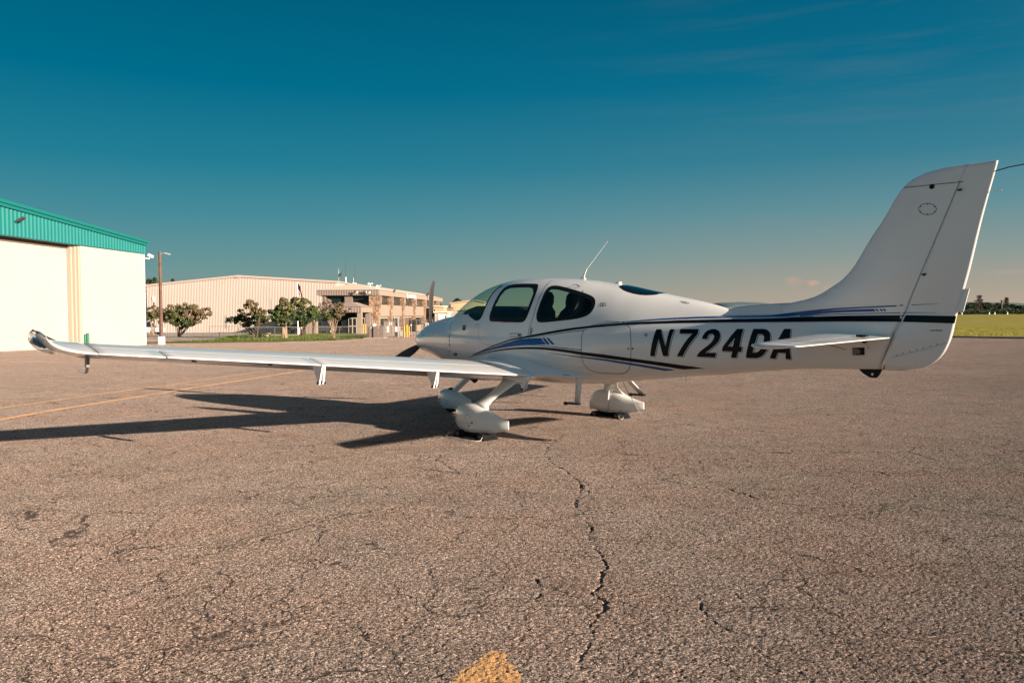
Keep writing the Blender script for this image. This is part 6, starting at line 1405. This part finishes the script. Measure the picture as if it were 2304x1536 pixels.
for px, py in ((952.5,754),(973.5,754.6),(995.5,755.8),(1010.5,756.5),(1010.8,766),(1010.5,775),(1010,790),(1009,797)):
    q = hit(px, py); A_ = drop(q[0], q[1], .001)
    if A_: b = MB(); b.tube([(A_.x, A_.y-.003, A_.z),(A_.x, A_.y+.004, A_.z)], .007, 8); pmb(b, 'cowl_screw', M_seam)
decal('black_placard', [H([(1041.6,731.6),(1048.4,731.2),(1047.4,742.8),(1040.4,742.6)])], M_black, .003, grid=.02)
decal('placard_mark', [H([(1043,733.5),(1046.6,733.2),(1045.8,738),(1042.6,738)]), H([(1044,734.8),(1045.6,734.6),(1045.2,736.8),(1043.8,736.8)])], M_seamlt, .004, grid=.01)
decal('oval_badge', [H([(1025 + 4.6*cos(2*pi*k/18), 797 + 3.4*sin(2*pi*k/18)) for k in range(18)])], M_black, .003, grid=.02)
decal('oval_badge_centre', [H([(1025 + 3.2*cos(2*pi*k/14), 797 + 1.4*sin(2*pi*k/14)) for k in range(14)])], M_seamlt, .004, grid=.02)
def rrect(x0, y0, x1, y1, r):
    o = []
    for cx_, cy_, a0 in ((x1-r,y0+r,-90),(x1-r,y1-r,0),(x0+r,y1-r,90),(x0+r,y0+r,180)): o += [(cx_ + r*cos(radians(a0+t)), cy_ + r*sin(radians(a0+t))) for t in (0,30,60,90)]
    return o
decal('badge_frame', [H(rrect(1350.2,681.4,1363.4,689,2)), H(rrect(1351.2,682.3,1362.4,688.1,1.6))], M_black, .0024, grid=.02)
def text(s, px, py, hpx, name, m=M_black, parent=plane, sx=1.0, off=.0032, slant=.0):
    """raised lettering laid on the skin: the built-in font turned to faces"""
    c = bpy.data.curves.new('t', 'FONT'); c.body = s; c.size = 1; c.resolution_u = 3; c.offset = .02; o = bpy.data.objects.new('t', c); COL.objects.link(o); dg = bpy.context.evaluated_depsgraph_get(); me = bpy.data.meshes.new_from_object(o.evaluated_get(dg)); bpy.data.objects.remove(o)
    V = []
    for v in me.vertices:
        q = hit(px + (v.co.x * sx + v.co.y * slant) * hpx / .73, py - v.co.y * hpx / .73); d_ = drop(q[0], q[1], off); V.append(d_ or Vector((q[0], .1, q[1])))
    o = part(name, V, [tuple(p.vertices) for p in me.polygons], m, parent, False, recalc=False); return o
text('20', 1352.9, 687.5, 4.4, 'badge_number', sx=1.05)
text('NO PUSH', 2094, 745, 3.6, 'lettering', parent=rud, sx=1.25)
text('NO STEP', 1268, 844.6, 2.0, 'lettering', sx=1.2)
for dx, y_, w_ in ((0,677.6,16),(2,679.6,20),(6,681.6,14)): line('small_print', [(1530+dx,y_),(1530+dx+w_,y_+1.9)], .0045, M_seamlt)
# door handle
hq = [hit(*p) for p in A6([(735,1000),(750,972),(930,975),(935,1030),(760,1035),(738,1025)])]
decal('handle_recess', [[hq[0],hq[1],hq[2],hq[3],hq[4],hq[5]]], M_seamlt, .002, grid=.02)
hq2 = [hit(*p) for p in A6([(748,1002),(758,984),(880,986),(888,1022),(768,1024),(750,1018)])]
ho = decal('door_handle', [hq2], M_whitel, .012, grid=.02)
decal('lock_button', [[hit(*p) for p in A6([(888,988),(900,988),(900,1024),(888,1024)])]], M_dark, .006, grid=.02)
hq = [hit(*p) for p in A6([(1060,1010),(1068,940),(1080,885),(1095,880),(1105,905),(1100,950),(1085,1000),(1070,1015)])]; decal('door_hinge_cover', [hq], M_seamlt, .006, grid=.02)
line('window_line_red', A6([(615,806),(730,808)]), .004, mat('red_line', (.5,.03,.04), .5))
# vent scoop outline on the roof pillar, mirror frame of the steps
line('air_scoop_edge', A6([(1620,262),(1740,238),(1750,205),(1800,212),(1838,232),(1848,250),(1760,262)]), .005, M_seam)
line('antenna_fairing_edge', A6([(215,835),(285,838),(280,855)]), .004, M_seam); line('antenna_fairing_edge', A6([(215,835),(205,870)]), .003, M_seamlt)
# static port ring and latches
for px, py, rr_ in ((1453.5,753.5,3.0),):
    decal('static_port', [H([(px + rr_*.9*cos(2*pi*k/16), py + rr_*1.2*sin(2*pi*k/16)) for k in range(16)]), H([(px + rr_*.4*cos(2*pi*k/12), py + rr_*.7*sin(2*pi*k/12)) for k in range(12)])], M_seam, .0025, grid=.02)
for px in (1413.5, 1423.5): decal('latch', [H([(px + 2*cos(2*pi*k/10), 784 + 2.2*sin(2*pi*k/10)) for k in range(10)])], M_seam, .0025, grid=.02)
# flag like plate on the tail cone
X7 = lambda L: [(1880 + u / 7.2, 700 + v / 7.2) for u, v in L]
decal('tail_plate', [H(X7([(270,588),(472,585),(474,708),(275,714)]))], mat('brown_plate', (.16,.11,.085), .6), .0025, grid=.03)
decal('tail_plate_dark', [H(X7([(345,595),(470,593),(471,706),(328,708),(330,690),(402,688),(400,620),(352,612)]))], M_dark, .0032, grid=.03)
for k in range(4): decal('tail_plate_line', [H(X7([(285,622+20*k),(395,620+20*k),(395,626+20*k),(285,628+20*k)]))], M_seamlt, .0032, grid=.03)
line('cover_ring', [(1961 + 9*cos(a), 781 + 9.5*sin(a)) for a in [radians(t) for t in range(-60, 200, 20)]], .004, M_whitel)
q = hit(1954, 782); A_ = drop(q[0], q[1], .001); b = MB(); b.tube([(A_.x, A_.y-.003, A_.z),(A_.x, A_.y+.004, A_.z)], .005, 8); pmb(b, 'screw', M_dark)
line('tail_cone_seam', [(1849,774.5),(1870,777),(1886,781),(1903,787)], .005, M_seam)
q = hit(1945.5, 769.5); A_ = drop(q[0], q[1], .0); b = MB(); b.tube([(A_.x-.02, A_.y, A_.z+.01),(A_.x, A_.y+.02, A_.z),(A_.x+.02, A_.y, A_.z+.01)], .012, 6); pmb(b, 'cable_guide', M_dark)

# ---- roof aerials
q = onY(1312, 626, 0); tp = onY(1367, 543, 0); b = MB()
V, F = loft([[(q.x + dx + c*cos(a), w*sin(a), q.z + dz) for a in [2*pi*k/12 for k in range(12)]] for dx, dz, c, w in ((0,-.03,.06,.022),(0,.0,.045,.015),(.0,.010,.024,.010),(.03,.06,.011,.006),(.06,.11,.007,.0045))]); o = part('aerial_base', V, F, M_white)
b = MB(); b.tube([(q.x + .06, 0, q.z + .11), tp], [.0055, .0035], 6); pmb(b, 'vhf_aerial', M_whitel, o)
q = onY(1392, 637, 0); V, F = loft([[(q.x + dx + c*cos(a), w*sin(a), q.z + dz) for a in [2*pi*k/14 for k in range(14)]] for dx, dz, c, w in ((0,-.03,.05,.032),(0,.003,.045,.03),(.005,.014,.036,.02),(.01,.019,.015,.01))]); part('gps_puck', V, F, M_white)
b = MB(); q = onY(1250, 626, -.2); b.box((q.x-.06,-.22,q.z-.02),(q.x+.05,-.2,q.z+.006)); pmb(b, 'roof_step_vent', M_seam)

# ================================================================ chocks
M_chock = mat('black_rubber_chock', (.014,.014,.014), .9, .08, noise=.3); M_rope = mat('white_rope', (.55,.50,.42), .9); M_chockt = mat('worn_chock_face', (.13,.10,.075), .9, noise=.3)
def P3(x, y, z): w_ = ORG + AX * x + LF * y; return Vector((w_.x, w_.y, z))
def chock(x, y, label, s=1, rz=0):
    t = thing('wheel_chock', P3(x, y, 0), label, 'chock', None, YAW + rz)
    b = MB(); b.prism([(-.085,0),(.085,0),(.035,.072),(-.035,.072)], -.11, .11); b.build('wedge', M_chock, t)
    b = MB(); b.box((-.03,-.1125,.02),(.03,-.1105,.06)); b.build('worn_face', M_chockt, t); return t
chock(3.045, 1.33, 'black wheel chock behind the left main wheel, nearest the camera'); chock(2.635, 1.33, 'black wheel chock ahead of the left main wheel')
chock(2.985, -1.25, 'black wheel chock behind the right main wheel'); chock(2.575, -1.25, 'black wheel chock ahead of the right main wheel')
def rope(pts, label):
    b = MB(); b.tube([P3(*p) for p in pts], .0045, 6); o = b.build('chock_rope', M_rope, None, True, label=label, cat='rope')
rope([(3.13,1.47,.05),(3.16,1.52,.02),(3.12,1.57,.010),(2.95,1.60,.009),(2.75,1.59,.009),(2.56,1.55,.009),(2.50,1.50,.012),(2.54,1.46,.05)], 'white rope joining the chocks at the left main wheel')
rope([(3.03,-1.14,.05),(3.08,-1.09,.02),(3.12,-1.12,.010),(3.08,-1.18,.03)], 'short white rope loop on the chock of the right main wheel')
